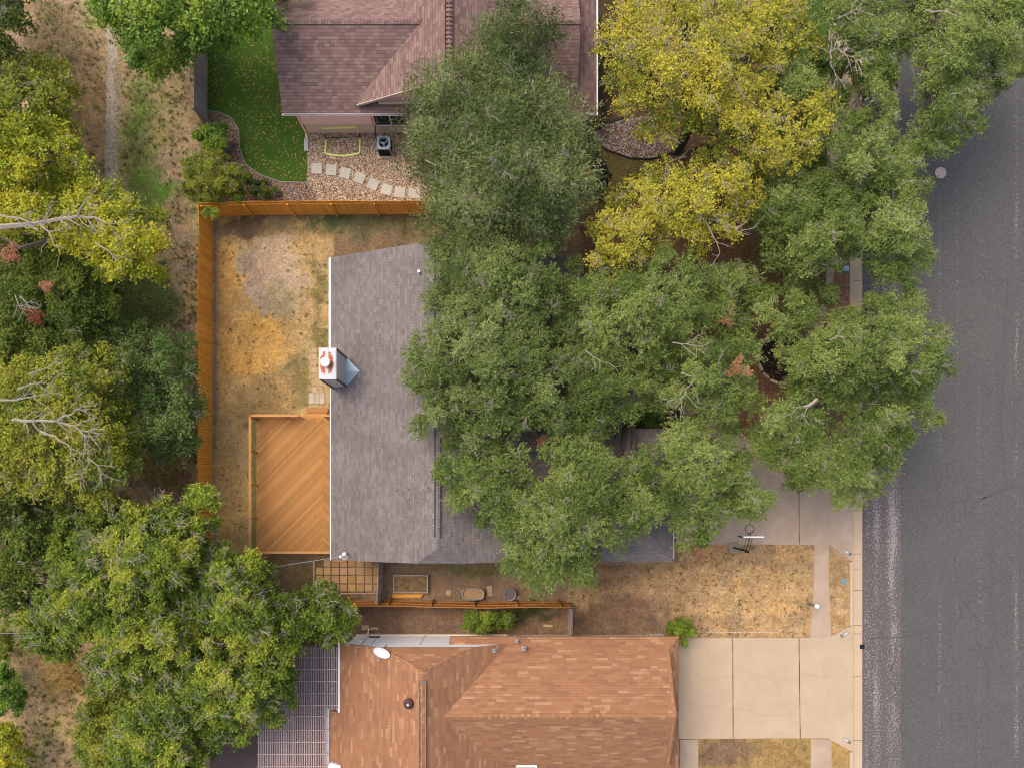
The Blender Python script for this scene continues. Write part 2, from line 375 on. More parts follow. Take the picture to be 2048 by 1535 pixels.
# soil and grass tones as seen by eye: (shape, colour, softness px)
def blob(cx, cy, rx, ry): return ('e', cx, cy, rx, ry)
def rect(x0, y0, x1, y1): return ('p', [(x0, y0), (x1, y0), (x1, y1), (x0, y1)])
PATCH = [
 (rect(-400, -400, 425, 2000), (164, 138, 102), 6), (blob(110, 90, 60, 90), (118, 98, 72), 40), (blob(290, 300, 45, 130), (138, 134, 70), 30),
 (blob(180, 230, 40, 150), (150, 118, 84), 20), (blob(350, 480, 40, 200), (158, 132, 102), 22), (blob(280, 600, 80, 80), (80, 96, 38), 30), (blob(300, 380, 40, 60), (112, 124, 56), 20), (blob(280, 250, 24, 90), (118, 124, 60), 16),
 (blob(330, 930, 60, 60), (120, 92, 62), 25), (blob(130, 1400, 50, 140), (172, 142, 98), 25), (blob(100, 1290, 60, 40), (160, 124, 92), 20),
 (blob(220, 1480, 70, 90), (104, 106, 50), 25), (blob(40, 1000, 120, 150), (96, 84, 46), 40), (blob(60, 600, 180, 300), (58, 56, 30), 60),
 (rect(425, 432, 668, 1112), (180, 150, 96), 5), (blob(450, 700, 60, 300), (186, 154, 92), 20), (blob(500, 690, 80, 70), (206, 158, 70), 25),
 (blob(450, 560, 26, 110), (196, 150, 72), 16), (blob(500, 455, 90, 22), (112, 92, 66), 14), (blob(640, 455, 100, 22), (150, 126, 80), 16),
 (blob(545, 555, 64, 74), (176, 152, 122), 10), (blob(508, 540, 18, 30), (156, 132, 112), 8), (blob(560, 600, 40, 30), (164, 144, 104), 14),
 (blob(637, 580, 16, 60), (124, 112, 60), 14), (blob(640, 680, 20, 30), (130, 118, 66), 14), (blob(590, 760, 30, 45), (140, 124, 72), 16),
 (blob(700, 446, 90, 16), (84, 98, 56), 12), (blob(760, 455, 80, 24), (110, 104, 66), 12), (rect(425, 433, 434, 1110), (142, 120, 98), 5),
 (blob(520, 800, 60, 50), (158, 128, 74), 24), (blob(455, 1000, 35, 120), (180, 148, 84), 18), (rect(503, 836, 516, 1110), (120, 116, 60), 3),
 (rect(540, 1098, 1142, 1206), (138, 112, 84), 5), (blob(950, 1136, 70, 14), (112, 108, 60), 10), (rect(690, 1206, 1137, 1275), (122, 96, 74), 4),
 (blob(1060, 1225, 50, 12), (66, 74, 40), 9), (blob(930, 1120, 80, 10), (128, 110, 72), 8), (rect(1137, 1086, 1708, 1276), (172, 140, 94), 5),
 (blob(1240, 1240, 110, 45), (128, 100, 76), 26), (blob(1220, 1150, 70, 40), (150, 120, 84), 26), (blob(1400, 1100, 80, 16), (176, 134, 86), 12),
 (blob(1500, 1180, 140, 60), (180, 148, 98), 30), (rect(1380, 1474, 1708, 1700), (160, 130, 70), 5), (blob(1450, 1500, 60, 40), (130, 104, 76), 20),
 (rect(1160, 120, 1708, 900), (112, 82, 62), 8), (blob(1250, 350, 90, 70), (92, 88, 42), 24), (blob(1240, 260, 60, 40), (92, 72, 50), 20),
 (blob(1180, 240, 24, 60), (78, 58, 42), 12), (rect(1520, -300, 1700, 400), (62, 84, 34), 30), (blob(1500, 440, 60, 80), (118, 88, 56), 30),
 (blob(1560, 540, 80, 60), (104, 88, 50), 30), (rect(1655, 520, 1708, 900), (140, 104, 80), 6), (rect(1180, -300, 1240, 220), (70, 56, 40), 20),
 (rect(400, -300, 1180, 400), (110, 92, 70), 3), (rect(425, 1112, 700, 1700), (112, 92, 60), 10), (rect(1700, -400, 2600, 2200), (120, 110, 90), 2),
]
def ground_color(x, y):
    px = x/H*F + NX; py = NY - y/H*F
    wx = px + (fbm(x, y, 0.9, 4, 1)-.5)*46 + (fbm(x, y, 3.1, 2, 21)-.5)*34; wy = py + (fbm(x, y, 0.9, 4, 5)-.5)*46 + (fbm(x, y, 3.1, 2, 25)-.5)*34
    sxx = px + (fbm(x, y, 2.5, 3, 1)-.5)*5; syy = py + (fbm(x, y, 2.5, 3, 5)-.5)*5
    c = np.zeros(x.shape+(3,)); c[:] = lin((128, 104, 76))
    for sh, colr, soft in PATCH:
        if sh[0] == 'e':
            _, cx, cy, rx, ry = sh
            d = (1-np.hypot((wx-cx)/rx, (wy-cy)/ry))*min(rx, ry)
        else:
            d = sdist(sxx, syy, sh[1])
        m = np.clip(d/soft+.5, 0, 1)[..., None]
        c = c*(1-m) + lin(colr)*m
    v = (0.90 + 0.42*fbm(x, y, 0.55, 5, 9))[..., None]
    hue = (fbm(x, y, 1.3, 4, 13)-.5)[..., None]*np.array([0.20, 0.06, -0.25])
    g = c.mean(-1, keepdims=True); c = g+(c-g)*0.84
    mott = (fbm(x, y, 2.2, 4, 31)-.5)[..., None]
    c = c*(1+.055*np.sin(y*5.6+.5*np.sin(x*.9))*((x > X(1200)) & (y < Y(1086)) & (y > Y(1275))))[..., None]
    c = c*(1+.55*mott)+np.clip(fbm(x, y, .8, 5, 41)-.56, 0, 1)[..., None]*np.array((-.55, .25, -.30))*.55*(x < X(424))[..., None]
    return np.clip(c*v*(1+hue), 0.004, 0.9)

def drop(x, y):
    z = np.zeros(x.shape)
    z = np.where(x > KX-0.02, -0.2, z)
    return z
gx = np.unique(np.concatenate([[-900, -400, -150, -80, -50], np.arange(-38, KX-.1, 0.16), [KX-.05, KX], np.arange(KX+.3, 36, 1.0), [50, 90, 160, 400, 900]]))
gy = np.unique(np.concatenate([[-900, -400, -150, -80, -45, -30], np.arange(-22, 34, 0.16), [45, 80, 150, 400, 900]]))
GX, GY = np.meshgrid(gx, gy)
GZ = drop(GX, GY)
idx = np.arange(GX.size).reshape(GX.shape)
quads = np.stack([idx[:-1,:-1], idx[:-1,1:], idx[1:,1:], idx[1:,:-1]], -1).reshape(-1, 4)
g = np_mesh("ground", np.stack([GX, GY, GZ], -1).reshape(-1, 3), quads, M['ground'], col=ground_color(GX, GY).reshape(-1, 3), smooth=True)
tag(g, "dry lawn and bare soil between the houses", kind='structure')

def sheet(name, poly, z, mat, z0=None, kind='structure'):
    m = MB(); m.prism(poly, (z-0.1) if z0 is None else z0, z); o = m.build(name, mat); o['kind'] = kind; return o
def PP(*pts): return [(X(a), Y(b)) for a, b in pts]

RX = X(1721)
sheet("road", [(KX+.62-.02, -300), (60, -300), (60, 300), (KX+.6, 300)], -0.12, M['road'], -0.3)
sheet("gutter_pan", [(KX, -300), (KX+.6, -300), (KX+.6, 300), (KX, 300)], -0.105, M['kerb'], -0.3)
m = MB()
for y0, y1 in ((-200, Y(1503)), (Y(1250), Y(1123)), (Y(880), 200)): m.box(KX-.2, KX, y0, y1, -.25, .035)
k = m.build("kerb", M['kerb']); k['kind'] = 'structure'
m = MB()
for py in (1137, 1107, 1250, 1267, 1353, 1481, 1180, 980, 1020, 560, 700): m.box(KX+.01, KX+.56, Y(py)-.012, Y(py)+.012, -.2, -.101)
o = m.build("kerb_joints", M['joint']); o['kind'] = 'structure'

def drive(name, poly, x_slope, mat):
    xs = x_slope
    m = MB()
    up = [p for p in poly]
    # flat part
    n = len(poly); flat = []; low = []
    for i in range(n):
        a, b = poly[i], poly[(i+1) % n]
        for lst, keep in ((flat, lambda q: q[0] <= xs), (low, lambda q: q[0] >= xs)):
            if keep(a): lst.append(a)
        if (a[0]-xs)*(b[0]-xs) < 0:
            t = (xs-a[0])/(b[0]-a[0]); q = (xs, a[1]+t*(b[1]-a[1])); flat.append(q); low.append(q)
    zz = lambda q: 0.03 - max(0, q[0]-xs)/(KX-xs)*0.02
    m.prism(flat, -.3, 0.03); m.prism(low, -.3, [zz(q) for q in low])
    o = m.build(name, mat); o['kind'] = 'structure'; return o
drive("driveway", drive_a, X(1672), M['concrete_old'])
drive("driveway_neighbour", drive_b, X(1672), M['concrete'])
# joints and hairline cracks
def polyline_strip(mb, pts, w, z, jitter=0.0):
    q = []
    for (a, b) in zip(pts[:-1], pts[1:]):
        n = max(1, int(math.hypot(b[0]-a[0], b[1]-a[1])/10))
        for k in range(n): q.append((a[0]+(b[0]-a[0])*k/n, a[1]+(b[1]-a[1])*k/n))
    q.append(pts[-1])
    q = [(X(p[0]+random.uniform(-jitter, jitter)), Y(p[1]+random.uniform(-jitter, jitter))) for p in q]
    L_, R_ = [], []
    for i, p in enumerate(q):
        a = q[max(i-1, 0)]; b = q[min(i+1, len(q)-1)]; d = np.array((b[0]-a[0], b[1]-a[1])); d /= np.linalg.norm(d)+1e-9
        ww = w*random.uniform(.6, 1.2)/2
        L_.append((p[0]-d[1]*ww, p[1]+d[0]*ww, z)); R_.append((p[0]+d[1]*ww, p[1]-d[0]*ww, z))
    n = len(q); mb.add(L_+R_, [(i, i+n, i+n+1, i+1) for i in range(n-1)])
m = MB()
for pts in ([(1597, 890), (1598, 1087)], [(1465, 1275), (1466, 1475)], [(1597.5, 1275), (1600, 1475)]): polyline_strip(m, pts, .05, .034)
o = m.build("driveway_joints", M['joint']); o['kind'] = 'structure'
m = MB()
for pts in ([(1357, 1338), (1385, 1339), (1408, 1358), (1440, 1354), (1465, 1350)], [(1466, 1338), (1500, 1342), (1545, 1360), (1597, 1358)],
            [(1357, 1395), (1400, 1412), (1440, 1408), (1465, 1396)], [(1600, 1348), (1650, 1350), (1668, 1349)], [(1466, 1412), (1530, 1430), (1590, 1428)], [(1543, 1362), (1536, 1425)],
            [(1408, 1412), (1400, 1450)]):
    polyline_strip(m, pts, .022, .0335, 1.2)
o = m.build("concrete_cracks", m_plain('crack_brown', L(164, 142, 118), .9, .2, 5)); o['kind'] = 'structure'
m = MB()
for pts in ([(1738, 1275), (1780, 1275), (1830, 1272), (1850, 1266), (1890, 1265), (1915, 1248), (1935, 1210), (1985, 1165), (2010, 1158), (2048, 1172)],
            [(1935, 1210), (1917, 1190), (1914, 1130), (1918, 1080), (1950, 1010), (1985, 985), (2048, 970)],
            [(1935, 1210), (1965, 1245), (1990, 1240), (1998, 1300)], [(1795, 1278), (1790, 1325), (1780, 1345)],
            [(1940, 1300), (1968, 1302), (1980, 1350), (1975, 1420), (1955, 1470), (1955, 1535)], [(1845, 1010), (1890, 1012), (1930, 1000), (1975, 995), (2005, 985)],
            [(1790, 1370), (1808, 1410), (1803, 1460), (1835, 1490)], [(2010, 1158), (1998, 1130), (1975, 1100)], [(2018, 560), (2010, 700), (2005, 850), (2015, 980)], [(1982, 1390), (2015, 1418)]):
    polyline_strip(m, pts, .06, -.114, 2.0)
o = m.build("road_cracks", M['crack']); o['kind'] = 'structure'
# pavements
sheet("pavement", PP((1628, 1088), (1657, 1088), (1657, 1165), (1662, 1275), (1621, 1275), (1628, 1170)), .015, M['concrete_old'])
sheet("pavement_south", PP((1622, 1476), (1663, 1479), (1663, 1700), (1620, 1700)), .015, M['concrete_old'])
sheet("pavement_north", PP((1612, 640), (1652, 600), (1655, 100), (1690, -300), (1695, -300), (1700, 100), (1698, 400), (1650, 640), (1640, 700), (1640, 880), (1605, 880), (1612, 700)), .012, M['concrete_old'])
sheet("garden_walk", PP((1360, 1478), (1396, 1478), (1397, 1700), (1360, 1700)), .015, M['concrete_old'])
sheet("entry_walk", PP((1235, 770), (1352, 770), (1400, 790), (1500, 880), (1352, 880), (1330, 808), (1235, 808)), .02, M['concrete_old'])
_l = [(X(212+2.5*math.sin(q/70)+random.uniform(-2.5, 2.5)), Y(q)) for q in range(-100, 800, 9)]
_r = [(X(236-2.5*math.sin(q/90)+random.uniform(-3, 3)-(2 if q > 250 else 0)), Y(q)) for q in range(-100, 800, 9)]
sheet("dirt_path", _l+_r[::-1], .004, M['path'], -.1)
# neighbour's garden in the north
sheet("turf_lawn", PP((415, -250), (700, -250), (700, 225), (600, 225), (616, 262), (614, 366), (560, 364), (520, 350), (492, 330), (480, 300), (478, 260), (462, 236), (440, 226), (415, 222)), .03, M['turf'], -.1)
sheet("gravel_bed", PP((616, 240), (1000, 240), (1000, 404), (636, 404), (630, 388), (614, 368)), .02, M['gravel'], -.1)
sheet("mulch_bed", PP((415, 222), (440, 226), (462, 236), (478, 260), (480, 300), (492, 330), (520, 350), (560, 364), (614, 366), (630, 388), (636, 404), (415, 412)), .012, M['gravelgrey'], -.1)
sheet("rock_bed", PP((1172, 275), (1210, 250), (1258, 234), (1340, 236), (1345, 305), (1300, 318), (1260, 316), (1215, 300)), .02, M['gravelgrey'], -.1)
sheet("patio_slab", PP((420, 1440), (690, 1290), (690, 1700), (420, 1700)), .02, M['patio'], -.1)

# ------------------------------------------------------------------ pebbles, leaves, grass (uncountable)
def scatter(poly_px, n, seed):
    r = np.random.default_rng(seed); xs = [X(p[0]) for p in poly_px]; ys = [Y(p[1]) for p in poly_px]
    poly = list(zip(xs, ys)); x = r.uniform(min(xs), max(xs), n); y = r.uniform(min(ys), max(ys), n)
    k = in_poly(x, y, poly); return x[k], y[k], r
def pebbles(name, poly, n, z, cols, smin, smax, seed):
    x, y, r = scatter(poly, n, seed); n = len(x)
    ico = np.array([(1,0,0),(-1,0,0),(0,1,0),(0,-1,0),(0,0,1),(0,0,-1)], float)
    fc = np.array([(0,2,4),(2,1,4),(1,3,4),(3,0,4)])
    s = r.uniform(smin, smax, (n,1,3))*np.array([1,.8,.5]); a = r.uniform(0, 6.28, n)
    V = ico[None]*s; V += r.normal(0, .12, V.shape)*s
    c, sn = np.cos(a)[:,None], np.sin(a)[:,None]
    V = np.stack([V[...,0]*c-V[...,1]*sn+x[:,None], V[...,0]*sn+V[...,1]*c+y[:,None], V[...,2]+z], -1)
    Fc = (fc[None]+np.arange(n)[:,None,None]*6).reshape(-1,3)
    cl = lin(np.array(cols))[r.integers(0, len(cols), n)]*r.uniform(.75, 1.2, (n,1))
    return tag(np_mesh(name, V.reshape(-1,3), Fc, M['attr'], col=np.repeat(cl, 6, 0)), kind='stuff')
o = pebbles("pebbles", [(616, 268), (870, 268), (870, 404), (636, 404), (630, 388), (614, 368)], 22000, .03, [(112,88,66),(156,126,98),(180,154,124),(206,192,168),(146,108,72),(216,206,190)], .025, .055, 11)
tag(o, "tan and white river pebbles filling the side yard of the pink house", "gravel")
o = pebbles("rocks", [(1172, 275), (1210, 250), (1258, 234), (1340, 236), (1345, 305), (1300, 318), (1260, 316), (1215, 300)], 4200, .03, [(128,104,92),(160,140,128),(196,184,172),(110,84,70)], .03, .07, 12)
tag(o, "pale stones in the curved bed beside the yellow tree", "gravel")
def litter(name, poly, n, z, cols, s, seed, mat='attr', dens=None):
    x, y, r = scatter(poly, n, seed)
    if dens is not None:
        k = fbm(x, y, .8, 3, seed) > dens; x, y = x[k], y[k]
    n = len(x); a = r.uniform(0, 6.28, n); L_ = r.uniform(.6, 1.2, n)*s; W_ = L_*r.uniform(.45, .8, n)
    ux, uy = np.cos(a), np.sin(a); tilt = r.uniform(-.3, .3, n)*s
    V = np.stack([np.stack([x-ux*L_, y-uy*L_, np.full(n, z)-0*tilt], -1), np.stack([x+uy*W_, y-ux*W_, z+np.abs(tilt)], -1),
                  np.stack([x+ux*L_, y+uy*L_, z+r.uniform(0,.3,n)*s], -1), np.stack([x-uy*W_, y+ux*W_, z+np.abs(tilt)*.3], -1)], 1)
    cl = lin(np.array(cols))[r.integers(0, len(cols), n)]*r.uniform(.7, 1.2, (n,1))
    return tag(np_mesh(name, V.reshape(-1,3), np.arange(n*4).reshape(-1,4), M[mat], col=np.repeat(cl, 4, 0)), kind='stuff')
o = litter("fallen_leaves", [(415, -100), (600, 20), (600, 228), (616, 262), (614, 366), (520, 350), (480, 300), (462, 236), (415, 222)], 3000, .045, [(200,160,80),(214,184,96),(180,120,60),(196,170,100)], .035, 21, dens=.38)
tag(o, "yellow leaves scattered over the green turf", "leaves")
o = litter("mulch_leaves", [(415, 222), (462, 236), (478, 260), (480, 300), (492, 330), (520, 350), (560, 364), (614, 366), (634, 404), (415, 412)], 5200, .03, [(150,104,60),(180,136,84),(110,78,54),(72,58,56),(196,160,110)], .045, 22)
tag(o, "brown leaf litter in the bed along the grey fence", "leaves")

def blades(name, poly, n, seed, length, tint=(1,1,1), dens=0.0, cols=None):
    x, y, r = scatter(poly, n, seed)
    k = (drop(x, y) > -.05) & (fbm(x, y, 1.1, 3, seed) > dens); x, y = x[k], y[k]; n = len(x)
    a = r.uniform(0, 6.28, n); Ln = r.uniform(.5, 1.3, n)*length; hgt = r.uniform(.02, .07, n); wd = r.uniform(.008, .02, n)
    ux, uy = np.cos(a), np.sin(a)
    z0 = np.full(n, .006)
    V = np.stack([np.stack([x-uy*wd, y+ux*wd, z0], -1), np.stack([x+uy*wd, y-ux*wd, z0], -1), np.stack([x+ux*Ln, y+uy*Ln, hgt], -1)], 1)
    cl = ground_color(x, y)*np.array(tint)*r.uniform(.6, 1.7, (n,1))*(1+r.normal(0, .07, (n,3)))*(.6+.8*fbm(x, y, 4.5, 3, seed+3))[:, None]
    if cols is not None:
        pick = r.random(n) < .35; cl[pick] = lin(np.array(cols))[r.integers(0, len(cols), pick.sum())]
    return tag(np_mesh(name, V.reshape(-1,3), np.arange(n*3).reshape(-1,3), M['grass'], col=np.repeat(np.clip(cl, .01, .9), 3, 0)), kind='stuff')
o = blades("lawn_grass", [(427, 438), (850, 430), (850, 520), (662, 515), (662, 828), (500, 828), (500, 1112), (427, 1112)], 62000, 31, .09)
tag(o, "dry straw coloured grass of the fenced back yard", "grass")
o = blades("front_grass", [(1140, 1128), (1350, 1128), (1350, 1089), (1626, 1089), (1626, 1170), (1619, 1273), (1140, 1268)], 46000, 32, .09)
tag(o, "dry tan grass of the front lawn", "grass")
o = blades("verge_grass", [(1660, 1092), (1696, 1118), (1698, 1246), (1664, 1270), (1659, 1165)], 6500, 33, .09)
tag(o, "dry grass verge between pavement and kerb", "grass")
o = blades("lower_grass", [(1400, 1478), (1620, 1478), (1618, 1600), (1400, 1600)], 16000, 34, .09)
tag(o, "dry grass south of the pale driveway", "grass")
o = blades("meadow_grass", [(60, -60), (222, -60), (222, 700), (226, 700), (226, -60), (420, -60), (420, 1000), (250, 1000), (150, 1600), (30, 1600), (30, 1280), (150, 1000)], 70000, 35, .20, cols=[(170,146,90),(110,116,48),(150,122,84)])
tag(o, "rough tan and green grass beside the dirt path", "grass")
o = blades("side_yard_weeds", [(545, 1104), (1137, 1126), (1137, 1266), (700, 1266), (700, 1200), (545, 1190)], 26000, 36, .06, dens=.42)
tag(o, "sparse weeds on the brown soil by the orange fence", "weeds")
def tufts(name, label, poly, n, seed, cols, rad=.10, dens=.45, cat="weeds"):
    x, y, r = scatter(poly, n, seed); k = fbm(x, y, .9, 3, seed) > dens; x, y = x[k], y[k]; n = len(x); m_ = 13
    a = r.uniform(0, 6.28, (n, m_)); sz = r.uniform(.4, 1.3, (n, 1))*rad*r.uniform(.6, 1.2, (n, m_)); o_ = r.normal(0, .03, (n, m_, 2))
    X0 = x[:, None]+o_[..., 0]; Y0 = y[:, None]+o_[..., 1]; wd = .014
    V = np.stack([np.stack([X0-np.sin(a)*wd, Y0+np.cos(a)*wd, np.full((n, m_), .006)], -1), np.stack([X0+np.sin(a)*wd, Y0-np.cos(a)*wd, np.full((n, m_), .006)], -1),
                  np.stack([X0+np.cos(a)*sz, Y0+np.sin(a)*sz, .02+sz*.5], -1)], 2)
    cl = lin(np.array(cols))[r.integers(0, len(cols), n)][:, None]*r.uniform(.6, 1.3, (n, m_, 1))
    o = tag(np_mesh(name, V.reshape(-1, 3), np.arange(n*m_*3).reshape(-1, 3), M['grass'], col=np.repeat(cl.reshape(-1, 3), 3, 0)), kind='stuff')
    return tag(o, label, cat)
GR = [(96,104,44),(84,92,44),(112,112,54),(120,104,66)]
tufts("lawn_weeds", "small green brown weed tufts in the fenced back yard", [(427, 438), (850, 430), (850, 520), (662, 515), (662, 828), (500, 828), (500, 1112), (427, 1112)], 700, 61, [(124,124,66),(112,112,60),(140,124,76),(132,108,74),(104,108,56)], dens=.40)
tufts("front_weeds", "dark weed tufts in the dry front lawn", [(1140, 1128), (1350, 1128), (1350, 1089), (1626, 1089), (1626, 1170), (1619, 1273), (1140, 1268)], 700, 62, [(142,114,74),(128,104,70),(148,122,76),(118,100,62)], dens=.38)
tufts("meadow_weeds", "green weed clumps along the dirt path", [(60, -60), (208, -60), (208, 700), (242, 700), (242, -60), (420, -60), (420, 1000), (250, 1000), (150, 1600), (30, 1600), (30, 1280), (150, 1000)], 6500, 63, GR+[(130,132,60),(150,136,84),(88,104,40)], rad=.2, dens=.40)
o = litter("oak_litter", [(1165, 300), (1700, 300), (1700, 880), (1350, 880), (1350, 1090), (1165, 850)], 26000, .03, [(120,78,56),(140,92,64),(96,66,48),(160,116,84)], .04, 37)
tag(o, "red brown fallen leaves under the oaks of the front yard", "leaves")
o = litter("drive_litter", [(1355, 1088), (1480, 1088), (1640, 1100), (1500, 1180), (1140, 1268), (1140, 1130), (1350, 1128)], 5200, .04, [(170,120,76),(140,92,60),(196,150,96)], .03, 38)
tag(o, "brown leaves strewn on the lawn by the driveway", "leaves")

# ------------------------------------------------------------------ roofs
class Roof:
    def __init__(s): s.V = []; s.F = []; s.UV = []
    def plane(s, pts, eave=None, thick=0.13):
        "pts: 3-D polygon; uv u along eave direction, v up the slope"
        pts = [np.array(p, float) for p in pts]
        n = np.zeros(3)
        for i in range(len(pts)): n += np.cross(pts[i], pts[(i+1) % len(pts)])
        if n[2] < 0: pts = pts[::-1]; n = -n
        n /= np.linalg.norm(n)
        u = np.cross((0, 0, 1.0), n)
        u = np.array(eave, float) if (np.linalg.norm(u) < 1e-4 or eave is not None) else u/np.linalg.norm(u)
        v = np.cross(n, u); b = len(s.V); k = len(pts)
        s.V += [tuple(p) for p in pts] + [tuple(p-np.array((0, 0, thick))) for p in pts]
        s.F.append(tuple(range(b, b+k))); s.UV += [(p@u, p@v) for p in pts]
        s.F.append(tuple(range(b+k, b+2*k))[::-1]); s.UV += [(p@u, p@v) for p in pts[::-1]]
        for i in range(k):
            j = (i+1) % k
            s.F.append((b+i, b+i+k, b+j+k, b+j)); s.UV += [(pts[i]@u, pts[i]@v)]*4
    def build(s, name, mat, parent): return np_mesh(name, s.V, s.F, mat, parent, uv=s.UV)
class Caps:
    def __init__(s, mat, parent): s.mat = mat; s.parent = parent
    def run(s, a, b, w=.17, lift=.03):
        r = Roof(); _cap(r, a, b, w, lift=lift); r.build("ridge_cap", s.mat, s.parent)
def _cap(r, a, b, w=.17, step=.30, lift=.035):
    "overlapping ridge or hip cap shingles folded over an edge from a to b"
    a = np.array(a, float); b = np.array(b, float); L_ = np.linalg.norm(b-a); d = (b-a)/L_
    s_ = np.cross(d, (0, 0, 1.0)); s_ /= np.linalg.norm(s_); up = np.cross(s_, d)
    r.plane([a+s_*0+up*lift, b+up*lift, b+s_*w+up*(lift-w*.40), a+s_*w+up*(lift-w*.40)], eave=-s_ if True else None, thick=.02)
    r.plane([a+up*lift, b+up*lift, b-s_*w+up*(lift-w*.40), a-s_*w+up*(lift-w*.40)], eave=s_, thick=.02)

# ---------------- grey-roofed house in the middle
h1 = thing("brick_house", "grey shingle roofed house with a tall chimney, half under the oaks", "house", (-1, 4, 0))
m = MB()
m.prism([(-8.85, -2.85), (4.05, -2.85), (4.05, 12.95), (-8.85, 12.95)], 0, 2.5)
m.prism([(4.05, -2.85), (9.1, -2.85), (9.1, 3.5), (4.05, 3.5)], 0, 2.5)
for yy in (12.95, -2.85):
    m.add([(-8.85, yy, 2.5), (-4.5, yy, 4.35), (-3.19, yy, 4.4), (-1.9, yy, 4.35), (4.0, yy, 2.42)], [(0,1,2,3,4)])
m.build("wall", M['brick'], h1)
r = Roof(); yn, ys = 13.29, -3.26
zr, zc = 5.13, 4.63; xr = -3.19
r.plane([(-9.26, yn, 2.6), (-9.26, ys, 2.6), (-4.4, ys, zc), (xr, -2.45, zr), (xr, 12.47, zr), (-4.4, yn, zc)])
r.plane([(4.5, yn, 2.36), (4.5, ys, 2.36), (-1.8, ys, zc), (xr, -2.45, zr), (xr, 12.47, zr), (-1.8, yn, zc)])
r.plane([(-4.4, yn, zc), (-1.8, yn, zc), (xr, 12.47, zr)]); r.plane([(-4.4, ys, zc), (-1.8, ys, zc), (xr, -2.45, zr)])
gs, gn, gm, gz = -3.34, 3.94, .3, 4.12
r.plane([(-1.0, gs, 2.6), (9.5, gs, 2.6), (5.86, gm, gz), (-1.0, gm, gz)])
r.plane([(-1.0, gn, 2.6), (9.5, gn, 2.6), (5.86, gm, gz), (-1.0, gm, gz)])
r.plane([(9.5, gs, 2.6), (9.5, gn, 2.6), (5.86, gm, gz)])
roof1 = r.build("roof", M['shingle_grey'], h1)
CAP = Caps(M['shingle_grey'], roof1)
CAP.run((xr, 12.47, zr), (xr, -2.45, zr)); CAP.run((-.3, gm, gz), (5.86, gm, gz), .14)
CAP.run((9.5, gs, 2.6), (5.86, gm, gz), .12); CAP.run((9.5, gn, 2.6), (5.86, gm, gz), .12)
for sg in (-4.4, -1.8):
    CAP.run((sg, yn, zc), (xr, 12.47, zr), .08, .012); CAP.run((sg, ys, zc), (xr, -2.45, zr), .08, .012)
m = MB()
m.box(xr-.16, xr-.13, -1.9, 12.3, zr-.03, zr+.05); m.box(xr+.13, xr+.16, -1.9, 12.3, zr-.05, zr+.05); m.box(1.5, 4.2, gm-.13, gm-.10, gz-.02, gz+.05)
m.build("ridge_vent", M['dark'], roof1)
def pieces(name, mat, parent, *bxs):
    for b in bxs: m = MB(); m.box(*b); m.build(name, mat, parent)
pieces("gutter", M['white'], h1, (-9.38, -9.262, 7.75, yn-.02, 2.47, 2.61), (-9.31, -9.262, ys, 6.1, 2.5, 2.6), (9.502, 9.54, gs, gn, 2.47, 2.58))
m = MB()
vx, vy = X(839, 4.6), Y(547, 4.6); m.tube([(vx, vy, 4.4), (vx, vy, 4.98)], .07, 12); m.box(vx-.16, vx+.16, vy-.16, vy+.16, 4.50, 4.56); m.build("vent_pipe", M['white'], roof1); m = MB()
vx2, vy2 = X(1078, 3.6), Y(952, 3.6); m.tube([(vx2, vy2, 3.4), (vx2, vy2, 3.95)], .05, 10)
m.build("vent_pipe", M['white'], roof1)
# chimney: boxed flue rising through the west eave
m = MB(); cx0, cx1, cy0, cy1, cz = -9.16, -8.34, 6.17, 7.70, 5.34
m.box(cx0, cx1, cy0, cy1, 0, cz-.06); ch = m.build("chimney", M['siding'], h1)
m = MB()
for a, b in ((cx0, cy0), (cx1, cy0), (cx1, cy1), (cx0, cy1)): m.box(a-.045, a+.045, b-.045, b+.045, 0.02, cz-.07)
m.box(cx0+.046, cx1-.046, cy0-.012, cy0-.003, cz-.2, cz-.07); m.box(cx1+.003, cx1+.012, cy0+.046, cy1-.046, cz-.2, cz-.07)
for z in np.arange(2.9, 5.2, .2): m.box(cx1+.002, cx1+.006, cy0+.046, cy1-.046, z, z+.012); m.box(cx0+.046, cx1-.046, cy0-.006, cy0-.002, z, z+.012)
m.build("chimney_trim", m_plain("trim_slate", L(92, 90, 92), .7, .15, 5), ch)
m = MB(); m.box(cx0-.03, cx1+.03, cy0-.03, cy1+.03, cz-.06, cz); m.prism([(cx0+.02, cy0+.02), (cx1-.02, cy0+.02), (cx1-.02, cy1-.02), (cx0+.02, cy1-.02)], cz+.001, cz+.01)
capm = NT("chimney_cap_paint", .5, .4); p = capm.pos()
nn = capm.noise(9, p, 5, .7); sx_ = capm.n("ShaderNodeSeparateXYZ", {0: p})
fx, fy = X(653.5, cz), Y(726, cz)
dx = capm.math('DIVIDE', capm.math('SUBTRACT', sx_.outputs[0], fx), .36); dy = capm.math('DIVIDE', capm.math('SUBTRACT', sx_.outputs[1], fy), .62)
rr = capm.math('SQRT', capm.math('ADD', capm.math('MULTIPLY', dx, dx), capm.math('MULTIPLY', dy, dy)))
rr = capm.math('ADD', rr, capm.math('MULTIPLY', capm.math('SUBTRACT', nn, .5), .8))
ring = capm.math('MULTIPLY', capm.math('GREATER_THAN', rr, .42), capm.math('LESS_THAN', rr, .98))
side = capm.math('GREATER_THAN', capm.math('ABSOLUTE', capm.math('ADD', dx, capm.math('MULTIPLY', capm.math('SUBTRACT', nn, .5), .4))), .24)
capm.color(capm.mix(capm.math('MULTIPLY', ring, side), (0.52, 0.54, 0.56), L(172, 84, 34)))
m.build("chimney_cap", capm.m, ch)
